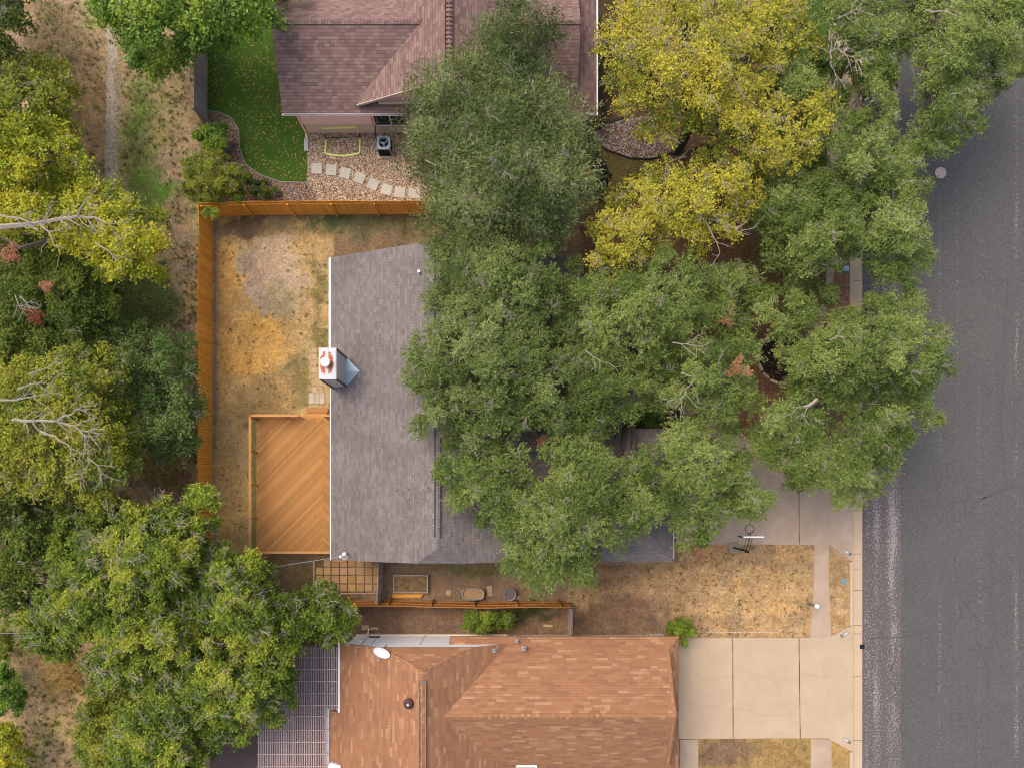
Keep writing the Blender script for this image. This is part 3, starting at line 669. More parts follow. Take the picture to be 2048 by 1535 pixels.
m = MB(); m.lathe((fx, fy, cz+.01), [(.17, 0), (.17, .16), (.14, .18), (.14, .26)], 20); m.build("flue", M['dark'], ch)
m = MB(); m.lathe((fx, fy, cz+.25), [(.24, 0), (.25, .05), (.22, .09), (.10, .13), (.02, .14)], 24); m.build("flue_cap", M['white'], ch)
m = MB()   # cricket flashing behind the chimney
zf = lambda x: 2.6+.4167*(x+9.26)
e0, e1 = zf(-8.30)+.02, zf(-7.55)+.02
mid = (cy0+cy1)/2
m.add([(-8.335, cy0-.05, e0), (-8.335, cy1+.05, e0), (-8.335, mid, e0+.33), (-7.55, mid, e1)], [(0,3,2), (2,3,1)])
m.build("flashing", M['flash'], ch)

def roof_litter(name, label, zf_, x0, x1, y0, y1, n, seed, par):
    r = np.random.default_rng(seed); x = r.uniform(x0, x1, n); y = r.uniform(y0, y1, n); k = fbm(x, y, .8, 3, seed) > .5; x, y = x[k], y[k]; n = len(x)
    a = r.uniform(0, 6.28, n); l = r.uniform(.02, .05, n); z = zf_(x, y)+.02
    V = np.stack([np.stack([x+dx_*l*np.cos(a)-dy_*l*.5*np.sin(a), y+dx_*l*np.sin(a)+dy_*l*.5*np.cos(a), z+.01*dx_], -1) for dx_, dy_ in ((-1, 0), (0, -1), (1, 0), (0, 1))], 1)
    cl = lin(np.array([(120,84,56),(96,74,52),(140,104,70),(84,84,50)]))[r.integers(0, 4, n)]
    return tag(np_mesh(name, V.reshape(-1, 3), np.arange(n*4).reshape(-1, 4), M['attr'], par, col=np.repeat(cl, 4, 0)), kind='stuff')
roof_litter("fallen_leaves", "", lambda x, y: np.where(x < xr, zr-.4167*(xr-x), zr-.36*(x-xr))+0*y, -5.5, 4.3, -3.0, 12.2, 5200, 71, roof1)

# service mast on the south-west corner
t = thing("service_mast", "white electric service mast with insulator on the south west roof corner", "electric mast", (X(690, 3.3), Y(1109, 3.3), 2.6))
mx, my = X(690, 3.6), Y(1108, 3.6)
m = MB(); m.tube([(mx, my, 2.5), (mx, my, 3.9), (mx+.06, my+.06, 3.98)], .04, 10); m.build("pole", M['metal'], t)
m = MB(); m.lathe((mx+.05, my+.06, 3.92), [(.05, 0), (.10, .04), (.10, .12), (.03, .16)], 12); m.build("weather_head", M['white'], t)
m = MB(); m.lathe((mx-.22, my-.10, 3.70), [(.03, 0), (.07, .03), (.04, .06), (.07, .09), (.03, .12)], 12); m.bar((mx, my, 3.76), (mx-.22, my-.10, 3.74), .025); m.build("insulator", M['white'], t)
m = MB(); m.tube([(mx+.05, my+.02, 3.95), (mx+.16, my-.12, 3.80), (mx+.03, my-.25, 3.72), (mx-.2, my-.12, 3.78)], .016, 6); m.build("drip_loop", M['white'], t)
def cable(name, label, a, b, sag, r_, mat='metal', twist=True):
    a = np.array(a, float); b = np.array(b, float); n = 60; m = MB(); pts = []
    for k in range(n+1):
        t = k/n; q = a+(b-a)*t; q[2] -= sag*4*t*(1-t); pts.append(q)
    m.tube(pts, r_, 6); return tag(m.build(name, M[mat]), label, "cable")
cable("power_cable", "pale service cable running from the mast out over the back trees", (mx-.2, my-.1, 3.76), (X(-60, 4.6), Y(1227, 4.6), 4.6), .15, .016)
cable("power_cable", "second straight cable low at the far left edge below the big trees", (X(-60, 5), Y(1266, 5), 5), (X(330, 4.6), Y(1265, 4.6), 4.6), .1, .014)

# ---------------- pink house in the north
h2 = thing("pink_house", "pink sided house with brown red shingle roof and white gutter at the top", "house", (-3, 25, 0))
m = MB(); m.prism([(-11.22, 21.47), (4.9, 21.47), (4.9, 28.6), (-11.22, 28.6)], 0.0, 1.02); m.build("footing", M['beige'], h2)
m = MB(); m.prism([(-11.25, 21.44), (4.92, 21.44), (4.92, 28.62), (-11.25, 28.62)], 1.02, 2.42)
m.add([(-7.6, 21.74, 2.6), (2.4, 21.74, 2.6), (-2.6, 21.74, 4.95)], [(0,1,2)])
m.add([(4.08, 21.9, 2.75), (4.08, 28.4, 2.75), (4.08, 25.0, 4.35)], [(0,1,2)])
m.add([(-11.4, 21.4, 2.4), (-11.4, 28.4, 2.4), (-11.4, 24.95, 4.3)], [(0,1,2)])
for xx in np.arange(-11.1, 4.8, .41): m.box(xx, xx+.012, 21.43, 21.4399, 1.03, 2.41)
m.build("wall", M['pink'], h2)
r = Roof(); ry, rz = 24.95, 4.45
r.plane([(-11.95, 21.2, 2.5), (4.2, 21.2, 2.5), (4.2, ry, rz), (-11.95, ry, rz)])
r.plane([(-11.95, 28.7, 2.5), (4.2, 28.7, 2.5), (4.2, ry, rz), (-11.95, ry, rz)])
r.plane([(4.2, 21.2, 2.5), (5.3, 21.2, 2.5), (4.2, 22.15, 2.98)]); r.plane([(5.3, 21.2, 2.5), (5.3, 28.7, 2.5), (4.2, 27.7, 2.98), (4.2, 22.15, 2.98)])
r.plane([(-7.77, 21.5, 2.8), (-7.77, 34, 2.8), (-2.6, 34, 5.1), (-2.6, 21.5, 5.1)]); r.plane([(2.57, 21.5, 2.8), (2.57, 34, 2.8), (-2.6, 34, 5.1), (-2.6, 21.5, 5.1)])
roof2 = r.build("roof", M['shingle_red'], h2)
CAP = Caps(M['shingle_red'], roof2); CAP.run((-2.6, 34, 5.1), (-2.6, 21.5, 5.1), .16); CAP.run((-11.95, ry, rz), (-4.1, ry, rz), .16); CAP.run((-1.1, ry, rz), (4.2, ry, rz), .16); CAP.run((5.3, 21.2, 2.5), (4.2, 22.15, 2.98), .1)
m = MB(); m.box(-2.83, -2.80, 21.7, 34, 5.0, 5.10); m.box(-2.41, -2.38, 21.7, 34, 5.0, 5.10)
for yy in np.arange(21.7, 34, .23): m.box(-2.78, -2.42, yy, yy+.02, 5.10, 5.155)
m.build("ridge_vent", m_plain('vent_plum', L(92, 74, 74), .9, .3, 8), roof2)
m = MB(); vx, vy = X(832, 3.9), Y(104, 3.9); m.tube([(vx, vy, 3.6), (vx, vy, 4.3)], .05, 10); m.box(vx-.12, vx+.12, vy-.12, vy+.12, 3.88, 3.94); m.build("vent_pipe", M['salmon'], roof2)
m = MB()
pieces('gutter', M['white'], h2, (-11.98, 5.3, 21.12, 21.197, 2.45, 2.52), (5.303, 5.38, 21.12, 28.7, 2.45, 2.52))
m = MB(); m.box(-11.9, 5.28, 21.13, 21.17, 2.515, 2.524); m.build("gutter_channel", M['dark'], h2)
m = MB()
for s in (-1, 1): m.bar((-2.6, 21.49, 5.09), (-2.6+s*5.17, 21.49, 2.79), .03, .16)
m.bar((-6.6, 21.55, 2.95), (-4.0, 21.55, 2.95), .10, .12)
m.build("fascia", M['cream'], h2)
m = MB(); m.tube([(-11.27, 21.25, 2.4), (-11.3, 21.38, 2.2), (-11.3, 21.38, .2), (-11.3, 21.15, .1)], .05, 6); m.build("downspout", M['pink'], h2)
m = MB(); m.box(-11.45, -11.2, 20.4, 21.15, .04, .11); m.build("splash_block", M['metal'], h2)
m = MB(); wx0, wx1 = -7.15, -5.2
m.box(wx0-.09, wx1+.09, 21.40, 21.43, .86, .95); m.box(wx0-.09, wx1+.09, 21.40, 21.43, 2.1, 2.18); m.box(wx0-.09, wx0, 21.40, 21.43, .95, 2.1); m.box(wx1, wx1+.09, 21.40, 21.43, .95, 2.1)
wn = m.build("window", M['salmon'], h2)
m = MB(); m.box(wx0, wx1, 21.38, 21.43, .95, 1.01); m.box(wx0, wx1, 21.38, 21.43, 2.04, 2.1); m.box(wx0, wx0+.06, 21.38, 21.43, 1.01, 2.04); m.box(wx1-.06, wx1, 21.38, 21.43, 1.01, 2.04); m.box(-6.2, -6.15, 21.375, 21.43, 1.01, 2.04)
m.build("window_frame", M['white'], wn)
m = MB(); m.box(wx0+.06, wx1-.06, 21.41, 21.425, 1.01, 2.04); m.build("pane", M['glass'], wn)

# ---------------- terracotta-roofed house in the south
h3 = thing("terracotta_house", "house with orange terracotta shingle roof, white side panels and clipped gables at the bottom", "house", (0, -11, 0))
m = MB()
m.prism([(-3.0, -7.86), (9.3, -7.86), (9.3, -16), (-3.0, -16)], 0, 2.5); m.prism([(-8.4, -16), (-8.4, -11.5), (-9.0, -11.5), (-9.0, -19), (.5, -19), (.5, -16)], 0, 2.3)
m.add([(9.1, -8.1, 2.5), (9.1, -14.4, 2.5), (9.1, -11.23, 4.3)], [(0,1,2)])
m.build("wall", M['cream'], h3)
m = MB(); m.prism([(-8.35, -7.845), (.4, -7.845), (.4, -16), (-8.35, -16)], .25, 2.45)
m.add([(-8.5, -7.84, 2.45), (.4, -7.84, 2.45), (.4, -7.84, 2.68), (-1.44, -7.84, 3.6), (-6.5, -7.84, 3.6), (-8.5, -7.84, 2.6)], [(0,1,2,3,4,5)])
m.build("side_panel", m_plain("panel_white", (.93, .94, .97), .5, .04, 3), h3)
m = MB(); m.box(-8.4, .45, -7.93, -7.80, 0, .25); m.build("footing", M['beige'], h3)
m = MB()
for px in (742, 760, 851): m.box(X(px), X(px)+.03, -7.842, -7.834, .25, 2.9)
m.build("panel_seam", M['acgrey'], h3); m = MB()
m.box(X(745), X(765), -7.838, -7.80, .7, 1.0); m.build("meter_box", M['dark'], h3)
m = MB(); m.tube([(X(722, 2.4), -7.75, 2.5), (X(726, 1.6), -7.72, 1.9), (X(736, .3), -7.7, .25), (X(737, .1), -7.5, .12)], .045, 6); m.build("downspout", M['white'], h3)
r = Roof(); zr3, xr3 = 5.0, -3.98; zc3 = 3.73; ya = -8.77; yg = -7.81
r.plane([(-8.77, yg, 2.6), (-8.77, -11.6, 2.6), (-9.45, -11.6, 2.27), (-9.45, -24, 2.27), (xr3, -24, zr3), (xr3, ya, zr3), (-6.5, yg, zc3)])
r.plane([(.82, yg, 2.6), (.82, -24, 2.6), (xr3, -24, zr3), (xr3, ya, zr3), (-1.44, yg, zc3)])
r.plane([(-6.5, yg, zc3), (-1.44, yg, zc3), (xr3, ya, zr3)])
ey, ez = -11.25, 4.49
r.plane([(-2.74, -7.45, 2.6), (9.15, -7.45, 2.6), (9.15, ey, ez), (-3.25, ey, ez)])
zS = lambda y: ez-.497*(ey-y)
r.plane([(9.15, ey, ez), (-3.25, ey, ez), (-3.25, -14.35, zS(-14.35)), (2.0, -14.35, zS(-14.35)), (2.0, -15.05, zS(-15.05)), (9.15, -15.05, zS(-15.05))])
r.plane([(9.15, -7.45, 2.6), (9.78, -7.45, 2.6), (9.15, -8.1, 2.93)]); r.plane([(9.78, -7.45, 2.6), (9.78, -15.05, 2.6), (9.15, -14.4, 2.93), (9.15, -8.1, 2.93)]); r.plane([(9.15, -15.05, 2.6), (9.78, -15.05, 2.6), (9.15, -14.4, 2.93)])
roof3 = r.build("roof", M['shingle_orange'], h3)
CAP = Caps(M['shingle_orange'], roof3); CAP.run((-2.9, ey, ez), (9.15, ey, ez), .15); CAP.run((xr3, ya, zr3), (-6.5, yg, zc3), .08, .012); CAP.run((xr3, ya, zr3), (-1.44, yg, zc3), .08, .012); CAP.run((xr3, ya, zr3), (xr3, -24, zr3), .17)
CAP.run((9.1, -8.1, 3.02), (9.1, ey, ez+.02), .10); CAP.run((9.1, -14.4, 3.02), (9.1, ey, ez+.02), .10); CAP.run((9.78, -7.45, 2.6), (9.15, -8.1, 2.93), .08)
m = MB(); m.box(xr3-.18, xr3-.15, -24, -9.3, zr3-.04, zr3+.055); m.box(xr3+.15, xr3+.18, -24, -9.3, zr3-.04, zr3+.055); m.box(xr3-.18, xr3+.18, -9.3, -9.27, zr3-.04, zr3+.05); m.build("ridge_vent", M['acgrey'], roof3)
m = MB()   # turbine vent
tx, ty = X(818, 4.6), Y(1404, 4.6)
m.lathe((tx, ty, 4.35), [(.16, 0), (.16, .3), (.24, .34), (.27, .45), (.22, .58), (.10, .64), (.03, .66)], 20)
for k in range(16):
    a = k*math.pi/8; m.bar((tx+.16*math.cos(a), ty+.16*math.sin(a), 5.02), (tx+.30*math.cos(a+.3), ty+.30*math.sin(a+.3), 4.72), .035, .01)
m.build("turbine_vent", m_plain("vent_brown", L(96, 72, 70), .6, .3, 9, .3), roof3)
m = MB(); m.lathe((tx, ty, 5.02), [(.05, 0), (.05, .03), (.01, .04)], 12); m.build("vent_cap", M['white'], roof3)
for (px, py, z, s) in ((989, 1300, 3.35, .1), (1048, 1296, 3.2, .12), (1034, 1281, 2.9, .1)):
    m = MB(); x, y = X(px, z), Y(py, z); m.tube([(x, y, z-.3), (x, y, z+.30)], .055, 10); m.box(x-s, x+s, y-s, y+s, z-.12, z-.02); m.build("vent_pipe", M['metal'], roof3)
pieces("gutter", M['white'], h3, (-8.88, -8.772, -11.6, yg, 2.47, 2.61), (-9.60, -9.452, -15.0, -11.5, 2.12, 2.28), (.9, 2.0, -14.47, -14.352, 2.75, 2.88), (1.9, 2.0, -15.1, -14.472, 2.75, 2.88))
m = MB(); m.box(X(930), X(975), -7.9, -7.82, 1.0, 1.9); wn = m.build("window", M['white'], h3)
m = MB(); m.box(X(938), X(968), -7.815, -7.80, 1.05, 1.85); m.build("pane", M['glass'], wn)
# white cabinet at the west eave corner
m = MB(); m.prism([(-9.4, -16.0), (-8.55, -15.4), (-8.2, -16.2)][:0] or [(X(660, 2.7), Y(1524, 2.7)), (X(681, 2.7), Y(1530, 2.7)), (X(683, 2.7), Y(1560, 2.7)), (X(645, 2.7), Y(1560, 2.7))], 2.45, 2.72)
m.build("canopy", M['white'], h3)
# satellite dish
dx_, dy_, dz = X(763, 4.2), Y(1305, 4.2), 4.15
t = thing("satellite_dish", "white oval satellite dish on the edge of the terracotta roof", "satellite dish", (dx_, dy_, 3.2))
m = MB(); n = 28; V = [(0, 0, 0)]; Fc = []
ax = np.array((.42, -.18, .0)); ay = np.array((.12, .26, .13)); nz = np.cross(ax, ay); nz /= np.linalg.norm(nz)
ctr = np.array((dx_, dy_, dz))
V = [ctr-nz*.07]
for ring_, dp in ((.5, -.05), (1.0, 0.0)):
    for k in range(n):
        a = 2*math.pi*k/n; V.append(ctr+(ax*math.cos(a)+ay*math.sin(a))*ring_+nz*dp)
for k in range(n): Fc += [(0, 1+k, 1+(k+1) % n), (1+k, 1+n+k, 1+n+(k+1) % n, 1+(k+1) % n)]
m.add(V, Fc); m.build("reflector", M['white'], t, smooth=True)
m = MB(); m.tube([(ctr-nz*.08), (ctr-nz*.25+np.array((.02, .1, 0))), (dx_+.05, Y(1289, 3), 2.9)], .025, 8); m.build("mast", M['metal'], t)
m = MB(); m.tube([ctr-nz*.05-ay*.9, ctr+nz*.25-ay*1.0], .015, 6); m.box(*(lambda q: (q[0]-.04, q[0]+.04, q[1]-.04, q[1]+.04, q[2]-.04, q[2]+.04))(ctr+nz*.27-ay), ); m.build("feed_arm", M['metal'], t)

# ------------------------------------------------------------------ pergola
t = thing("pergola", "slatted weathered wooden pergola roof against the terracotta house", "pergola", (X(600), Y(1450), 0))
m = MB(); pz = 2.45
for i, px in enumerate(np.arange(517, 680, 3.55)):
    x = X(px, pz); tp = 1290 if px > 596 else 1290
    x_top = Y(1292, pz)
    tone = random.random()
    if px > 655: y0, y1 = Y(1419, pz), x_top
    else: y0, y1 = Y(1700, pz), x_top
    a = random.uniform(-.012, .012)
    m.bar((x+a, y0, pz), (x-a, y1, pz), .042, .05, (tone, tone, tone))
m.build("slats", M['pergola'], t)
for i, py in enumerate((1313, 1337, 1361, 1385, 1409, 1431, 1458, 1482, 1506, 1530, 1554)):
    m = MB(); y = Y(py, pz); x1 = X(678, pz) if py < 1419 else X(655, pz)
    m.bar((X(515, pz), y, pz+.06), (x1, y, pz+.06), .05, .04, (.4, .4, .4) if i % 3 else (.0, .0, .0)); m.build("crossbeam", M['pergola'], t)
for (px, py) in ((520, 1310), (520, 1530), (600, 1296)):
    m = MB(); m.bar((X(px, 2), Y(py, 2), 0), (X(px, 2), Y(py, 2), 2.40), .1, .1, (.2, .2, .2)); m.build("post", M['pergola'], t)

# ------------------------------------------------------------------ fences
def fence(label, pts, h, mat, side=1, lean=(0, 0), bw=.14, rails=(.25, 1.55), post_step=2.44, group=None, postvis=True, wob=.02, cat="fence", t0=.0, t1=1.0):
    """pts ground polyline in metres; side=+1 puts rails and posts to the left of travel"""
    pts = [np.array(p, float) for p in pts]
    t = thing("wooden_fence", label, cat, (*pts[0], 0), group)
    m = MB(); rl = [MB() for _ in rails]; posts = []
    run = 0.0
    for a, b in zip(pts[:-1], pts[1:]):
        d = b-a; L_ = np.linalg.norm(d); d /= L_; nrm = np.array((-d[1], d[0]))*side
        n = int(L_/(bw+.022)); base = 0
        for k in range(n):
            q = a+d*(k+.5)*(L_/n); ln = np.array(lean)+np.array((math.sin(k*.13), math.cos(k*.09)))*wob
            hh = h+random.uniform(-.02, .02); tone = t0+(t1-t0)*random.random()
            hw = bw/2; o_ = random.uniform(-.004, .004)
            p0 = q-d*hw+nrm*o_; p1 = q+d*hw+nrm*o_
            V = []
            for (z, l) in ((0.02, 0), (hh-.03, 1), (hh, 1)):
                for s_, th in ((p0, 0), (p1, 0), (p1, -.018), (p0, -.018)):
                    c = s_+nrm*th+ln*l+(d*(.02 if s_ is p0 else -.02) if z == hh else 0); V.append((c[0], c[1], z))
            m.add(V, [(3,2,1,0), (8,9,10,11)]+[(i+4*j, (i+1) % 4+4*j, (i+1) % 4+4*j+4, i+4*j+4) for j in (0, 1) for i in range(4)], (tone, tone, tone))
        for r_, z in zip(rl, rails):
            ln = np.array(lean)*z/h; a3 = a+nrm*.028+ln; b3 = b+nrm*.028+ln
            r_.bar((*a3, z), (*b3, z), .045, .09, (.3, .3, .3))
        k = math.ceil(run/post_step)*post_step-run
        while k < L_-.05: posts.append((a+d*max(k, .05)+nrm*.10, lean)); k += post_step
        run += L_
    m.build("board_panel", mat, t)
    for r_ in rl: r_.build("rail", mat, t)
    if postvis:
        for q, ln in posts:
            pm = MB(); pm.bar((q[0], q[1], 0), (q[0]+ln[0], q[1]+ln[1], h-.12), .09, .09, (.25, .25, .25)); pm.build("post", mat, t)
    return t
fence("long orange stained board fence along the west side of the back yard", [(X(425), Y(436)), (X(424.5), Y(700)), (X(424), Y(1180)), (X(424), Y(1300))], 1.83, M['fence'], side=-1, wob=.03, lean=(-.03, 0), t0=.15, t1=.75)
fence("orange stained fence with visible posts between the back yard and the pebble yard", [(X(425)+.03, Y(434)), (X(520), Y(431)), (X(620), Y(430)), (X(850), Y(429)), (X(1060), Y(429))], 1.83, M['fence'], side=-1, wob=.02, t0=.2, t1=.8)
fence("sagging orange fence between the raised bed yard and the terracotta house", [(X(700), Y(1199)), (X(800), Y(1199)), (X(860), Y(1201)), (X(980), Y(1203)), (X(1060), Y(1201)), (X(1138), Y(1202))], 1.6, M['fencedull'], side=1, lean=(0, -.12), rails=(.3, 1.0, 1.6), wob=.03, t0=.0, t1=.5)
fence("short weathered grey fence joining the orange fence to the terracotta house", [(X(1138), Y(1208)), (X(1137), Y(1270))], 1.8, M['greywood'], side=-1, rails=(.4, 1.5), t0=0, t1=.3)
fence("weathered grey fence beside the tan paver grid", [(X(767), Y(1112)), (X(764), Y(1200))], 1.7, M['greywood'], side=-1, rails=(.4, 1.5), wob=.01)
fence("dark weathered grey board fence beside the green turf", [(X(415), Y(250)), (X(415), Y(-220))], 1.83, M['greywood'], side=1, t0=.0, t1=.6)

# ------------------------------------------------------------------ deck
dz = .40; dx0, dx1, dy0, dy1 = -14.1, -8.9, -2.93, 4.78
t = thing("wooden_deck", "raised orange stained deck with diagonal boards and railing beside the grey roofed house", "deck", ((dx0+dx1)/2, (dy0+dy1)/2, 0))
m = MB(); xm = X(646, dz)       # chevron seam
def clip_poly(poly, f):
    out = []
    for i in range(len(poly)):
        a, b = poly[i], poly[(i+1) % len(poly)]; fa, fb = f(a), f(b)
        if fa >= 0: out.append(a)
        if fa*fb < 0: q = fa/(fa-fb); out.append((a[0]+(b[0]-a[0])*q, a[1]+(b[1]-a[1])*q))
    return out
for (xa, xb, sg) in ((dx0, xm-.01, 1), (xm+.01, dx1, -1)):
    d = np.array((1, sg))/math.sqrt(2); nrm = np.array((-d[1], d[0]))
    ctr = np.array((xm, (dy0+dy1)/2)); k = -70
    for k in range(-75, 76):
        o_ = ctr+nrm*(k*.138); hw_ = random.choice((.052, .056, .060, .063))
        poly = [tuple(o_+d*s_*12+nrm*w_) for s_, w_ in ((-1, -hw_), (1, -hw_), (1, hw_), (-1, hw_))]
        for f in (lambda p: p[0]-xa, lambda p: xb-p[0], lambda p: p[1]-dy0, lambda p: dy1-p[1]):
            if poly: poly = clip_poly(poly, f)
        if len(poly) >= 3:
            tn = random.betavariate(2, 2); m.prism(poly, dz-.035, dz+random.uniform(0, .003), (tn, tn, tn))
m.build("deck_boards", M['deck'], t)
m = MB()
for xx in np.arange(dx0+.05, dx1, .8): m.box(xx, xx+.04, dy0+.05, dy1-.05, .1, dz-.04, (0, 0, 0))
m.box(dx0-.03, dx0-.002, dy0, dy1, .08, dz-.01, (.3,)*3); m.box(dx0, dx1, dy1+.002, dy1+.03, .08, dz-.01, (.3,)*3); m.box(dx0, dx1, dy0-.03, dy0-.002, .08, dz-.01, (.3,)*3)
m.build("deck_frame", M['deck'], t)
rz_ = 1.5
def railing(a, b, name="railing", bal=True, wide=.13):
    a = np.array(a, float); b = np.array(b, float); d = b-a; L_ = np.linalg.norm(d); d /= L_
    m = MB(); m.bar((*a, rz_), (*b, rz_), .14, .035, (.9,)*3, ); 
    if bal: m.bar((*a, rz_-.10), (*b, rz_-.10), .04, .09, (.5,)*3); m.bar((*a, dz+.12), (*b, dz+.12), .04, .08, (.5,)*3)
    rr_ = m.build(name, M['deck'], t)
    if bal:
        bm_ = MB()
        for k in range(int(L_/bal)):
            q = a+d*(k+.5)*bal; bm_.bar((*q, dz+.12), (*q, rz_-.1), .035, .035, (.4,)*3)
        bm_.build("balusters", M['deck'], rr_)
    for k in range(int(L_/1.9)+1):
        q = a+d*min(max(k*1.9, .06), L_-.06); pm = MB(); pm.box(q[0]-.045, q[0]+.045, q[1]-.045, q[1]+.045, .05, rz_-.02, (.35,)*3); pm.build("post", M['deck'], t)
railing((dx0, dy0), (dx0, dy1), bal=0)
railing((dx0, dy1), (-11.35, dy1), bal=.13); railing((-10.05, dy1), (dx1-.15, dy1), bal=.13)
railing((dx0, dy0), (-9.35, dy0), bal=.4)
m = MB()
for k, (z, yy) in enumerate(((.27, dy1+.03), (.12, dy1+.35))): m.box(-11.35+.04*k, -10.1+.03*k, yy, yy+.27, z-.04, z, (.7-.5*k,)*3); m.box(-11.3, -11.26, yy, yy+.28, 0, z-.042, (.2,)*3); m.box(-10.2, -10.16, yy, yy+.28, 0, z-.042, (.2,)*3)
m.build("steps", M['deck'], t)
m = MB(); m.box(-9.9, -9.0, dy0-.36, dy0-.06, .2, .24, (.6,)*3); m.box(-9.85, -9.0, dy0-.68, dy0-.38, .08, .12, (.5,)*3); m.build("rear_steps", M['deck'], t)

# ------------------------------------------------------------------ pavers and stepping stones
ORD = ["first", "second", "third", "fourth", "fifth", "sixth", "seventh", "eighth"]
def paver(name, label, cat, cx, cy, sx, sy, z0, z1, rot, colr, group, mat):
    m = MB(); c, s_ = math.cos(rot), math.sin(rot); b = .012
    def q(u, v): return (cx+u*c-v*s_, cy+u*s_+v*c)
    hx, hy = sx/2, sy/2
    o4 = [(-hx, -hy), (hx, -hy), (hx, hy), (-hx, hy)]; i4 = [(-hx+b, -hy+b), (hx-b, -hy+b), (hx-b, hy-b), (-hx+b, hy-b)]
    V = [(*q(*p), z0) for p in o4]+[(*q(*p), z1-b) for p in o4]+[(*q(*p), z1) for p in i4]
    m.add(V, [(3,2,1,0), (8,9,10,11)]+[(i+4*j, (i+1) % 4+4*j, (i+1) % 4+4*j+4, i+4*j+4) for j in (0, 1) for i in range(4)], lin(colr))
    return tag(m.build(name, mat), label, cat, group)
for k, (px, py, a) in enumerate(((634, 338, -2), (663, 341, -6), (691, 347, -14), (719.5, 356.5, -24), (746.5, 369.5, -26), (773.5, 380, -17), (800.5, 385.5, -5), (829, 387, 3))):
    paver("stepping_stone", f"square white stepping stone in the pebble yard, {ORD[k]} counted from the green turf", "stepping stone", X(px), Y(py), .62, .62, 0, .075, math.radians(a), (206, 200, 188), "white stepping stones across the pebbles", M['stone'])
xs_ = [631, 647, 662.5, 679.6, 695.7, 712.3, 729.4, 746, 760]; ys_ = [1117, 1133, 1149, 1166.4, 1182.5]
for j in range(4):
    for i in range(8):
        if j == 0 and i == 0: continue
        w_, h_ = (xs_[i+1]-xs_[i]-2.2)/34.13, (ys_[j+1]-ys_[j]-2)/34.13
        v = random.uniform(-12, 10)
        paver("paver", f"tan paver in the square grid, {ORD[j]} row from the house, {ORD[i]} column from left", "paver", X((xs_[i]+xs_[i+1])/2), Y((ys_[j]+ys_[j+1])/2), w_, h_, -.02, .035+random.uniform(0, .01), random.uniform(-.02, .02), (176+v, 140+v, 96+v+random.uniform(-8, 12)), "tan pavers laid in a square grid", M['paver'])
m = MB(); m.box(X(627), X(629.5), Y(1186), Y(1120), -.02, .06, lin((190, 164, 130))); m.box(X(680), X(757), Y(1187), Y(1184.5), -.02, .06, lin((176, 152, 132)))
tag(m.build("edging", M['attr']), "pale timber edging round the tan paver grid", "edging")
for j in range(7):
    for i in range(2):
        v = random.uniform(-8, 8); cy_ = 700.5+j*13.1
        paver("path_paver", f"beige paver of the chimney path, {ORD[j]} row from the north, {'left' if i == 0 else 'right'} column", "paver", X((628.7, 641)[i]), Y(cy_), (.32, .28)[i], .33, -.02, .03, random.uniform(-.04, .04), (184+v, 158+v, 122+v), "beige path pavers west of the grey roofed house", M['paver'])
for j in range(2):
    for i in range(3):
        v = random.uniform(-6, 8)
        paver("landing_paver", f"pale paver below the deck steps, {'back' if j == 0 else 'front'} row, {ORD[i]} from the left", "paver", X((623, 634, 644.5)[i]), Y((791, 802)[j]), .30, .33, -.02, .04, 0, (186+v, 170+v, 150+v), "pale pavers at the foot of the deck steps", M['paver'])
for (px, py, sx_, sy_, lb) in ((897, 1184, .3, .34, "small square tan stepping stone between the raised bed and the oval tub"), (979, 1181, .3, .62, "tall tan stepping stone between the oval and the round tub"),
                              (1036, 1194, .3, .22, "small tan stone right of the round tub"), (731, 1254, .42, .28, "tan block by the downspout next to the terracotta house"), (747, 1256, .6, .16, "long pale block right of the tan block by the downspout"),
                              (1096, 1250, .55, .14, "long pale block on the soil east of the narrow bush")):
    paver("loose_block", lb, "stone block", X(px), Y(py), sx_, sy_, -.01, .06, random.uniform(-.1, .1), (176, 150, 118), None, M['paver'])

# ------------------------------------------------------------------ small yard things
bx0, bx1, by0, by1 = X(788), X(857), Y(1184), Y(1148)
t = thing("raised_bed", "rectangular grey timber raised bed filled with dry weeds", "raised bed", ((bx0+bx1)/2, (by0+by1)/2, 0))
m = MB(); w_ = .06
m.box(bx0, bx1, by0, by0+w_, 0, .28, (.8,)*3); m.box(bx0, bx1, by1-w_, by1, 0, .28, (.8,)*3); m.box(bx0, bx0+w_, by0+w_, by1-w_, 0, .28, (.8,)*3); m.box(bx1-w_, bx1, by0+w_, by1-w_, 0, .28, (.8,)*3)
m.build("bed_frame", M['greywood'], t)
n = 30; xs2, ys2 = np.meshgrid(np.linspace(bx0+w_, bx1-w_, n), np.linspace(by0+w_, by1-w_, n))
zz = .18+.06*fbm(xs2, ys2, 3, 3, 4); ii = np.arange(n*n).reshape(n, n)
cc = lin((130, 108, 78))*(.6+.9*fbm(xs2, ys2, 4, 3, 8)[..., None])
np_mesh("soil", np.stack([xs2, ys2, zz], -1).reshape(-1, 3), np.stack([ii[:-1,:-1], ii[:-1,1:], ii[1:,1:], ii[1:,:-1]], -1).reshape(-1, 4), M['ground'], t, col=cc.reshape(-1, 3))
for k, (py, x0, x1) in enumerate(((1188.5, 786, 846), (1192, 785, 843))):
    m = MB(); m.bar((X(x0), Y(py), .05+.0*k), (X(x1), Y(py-.6), .05), .1, .09, (.3+.4*k,)*3)
    tag(m.build("timber_plank", M['fence']), ("orange timber plank on the soil touching the raised bed", "orange timber plank lying nearest the sagging fence")[k], "plank", "orange timber planks by the raised bed")
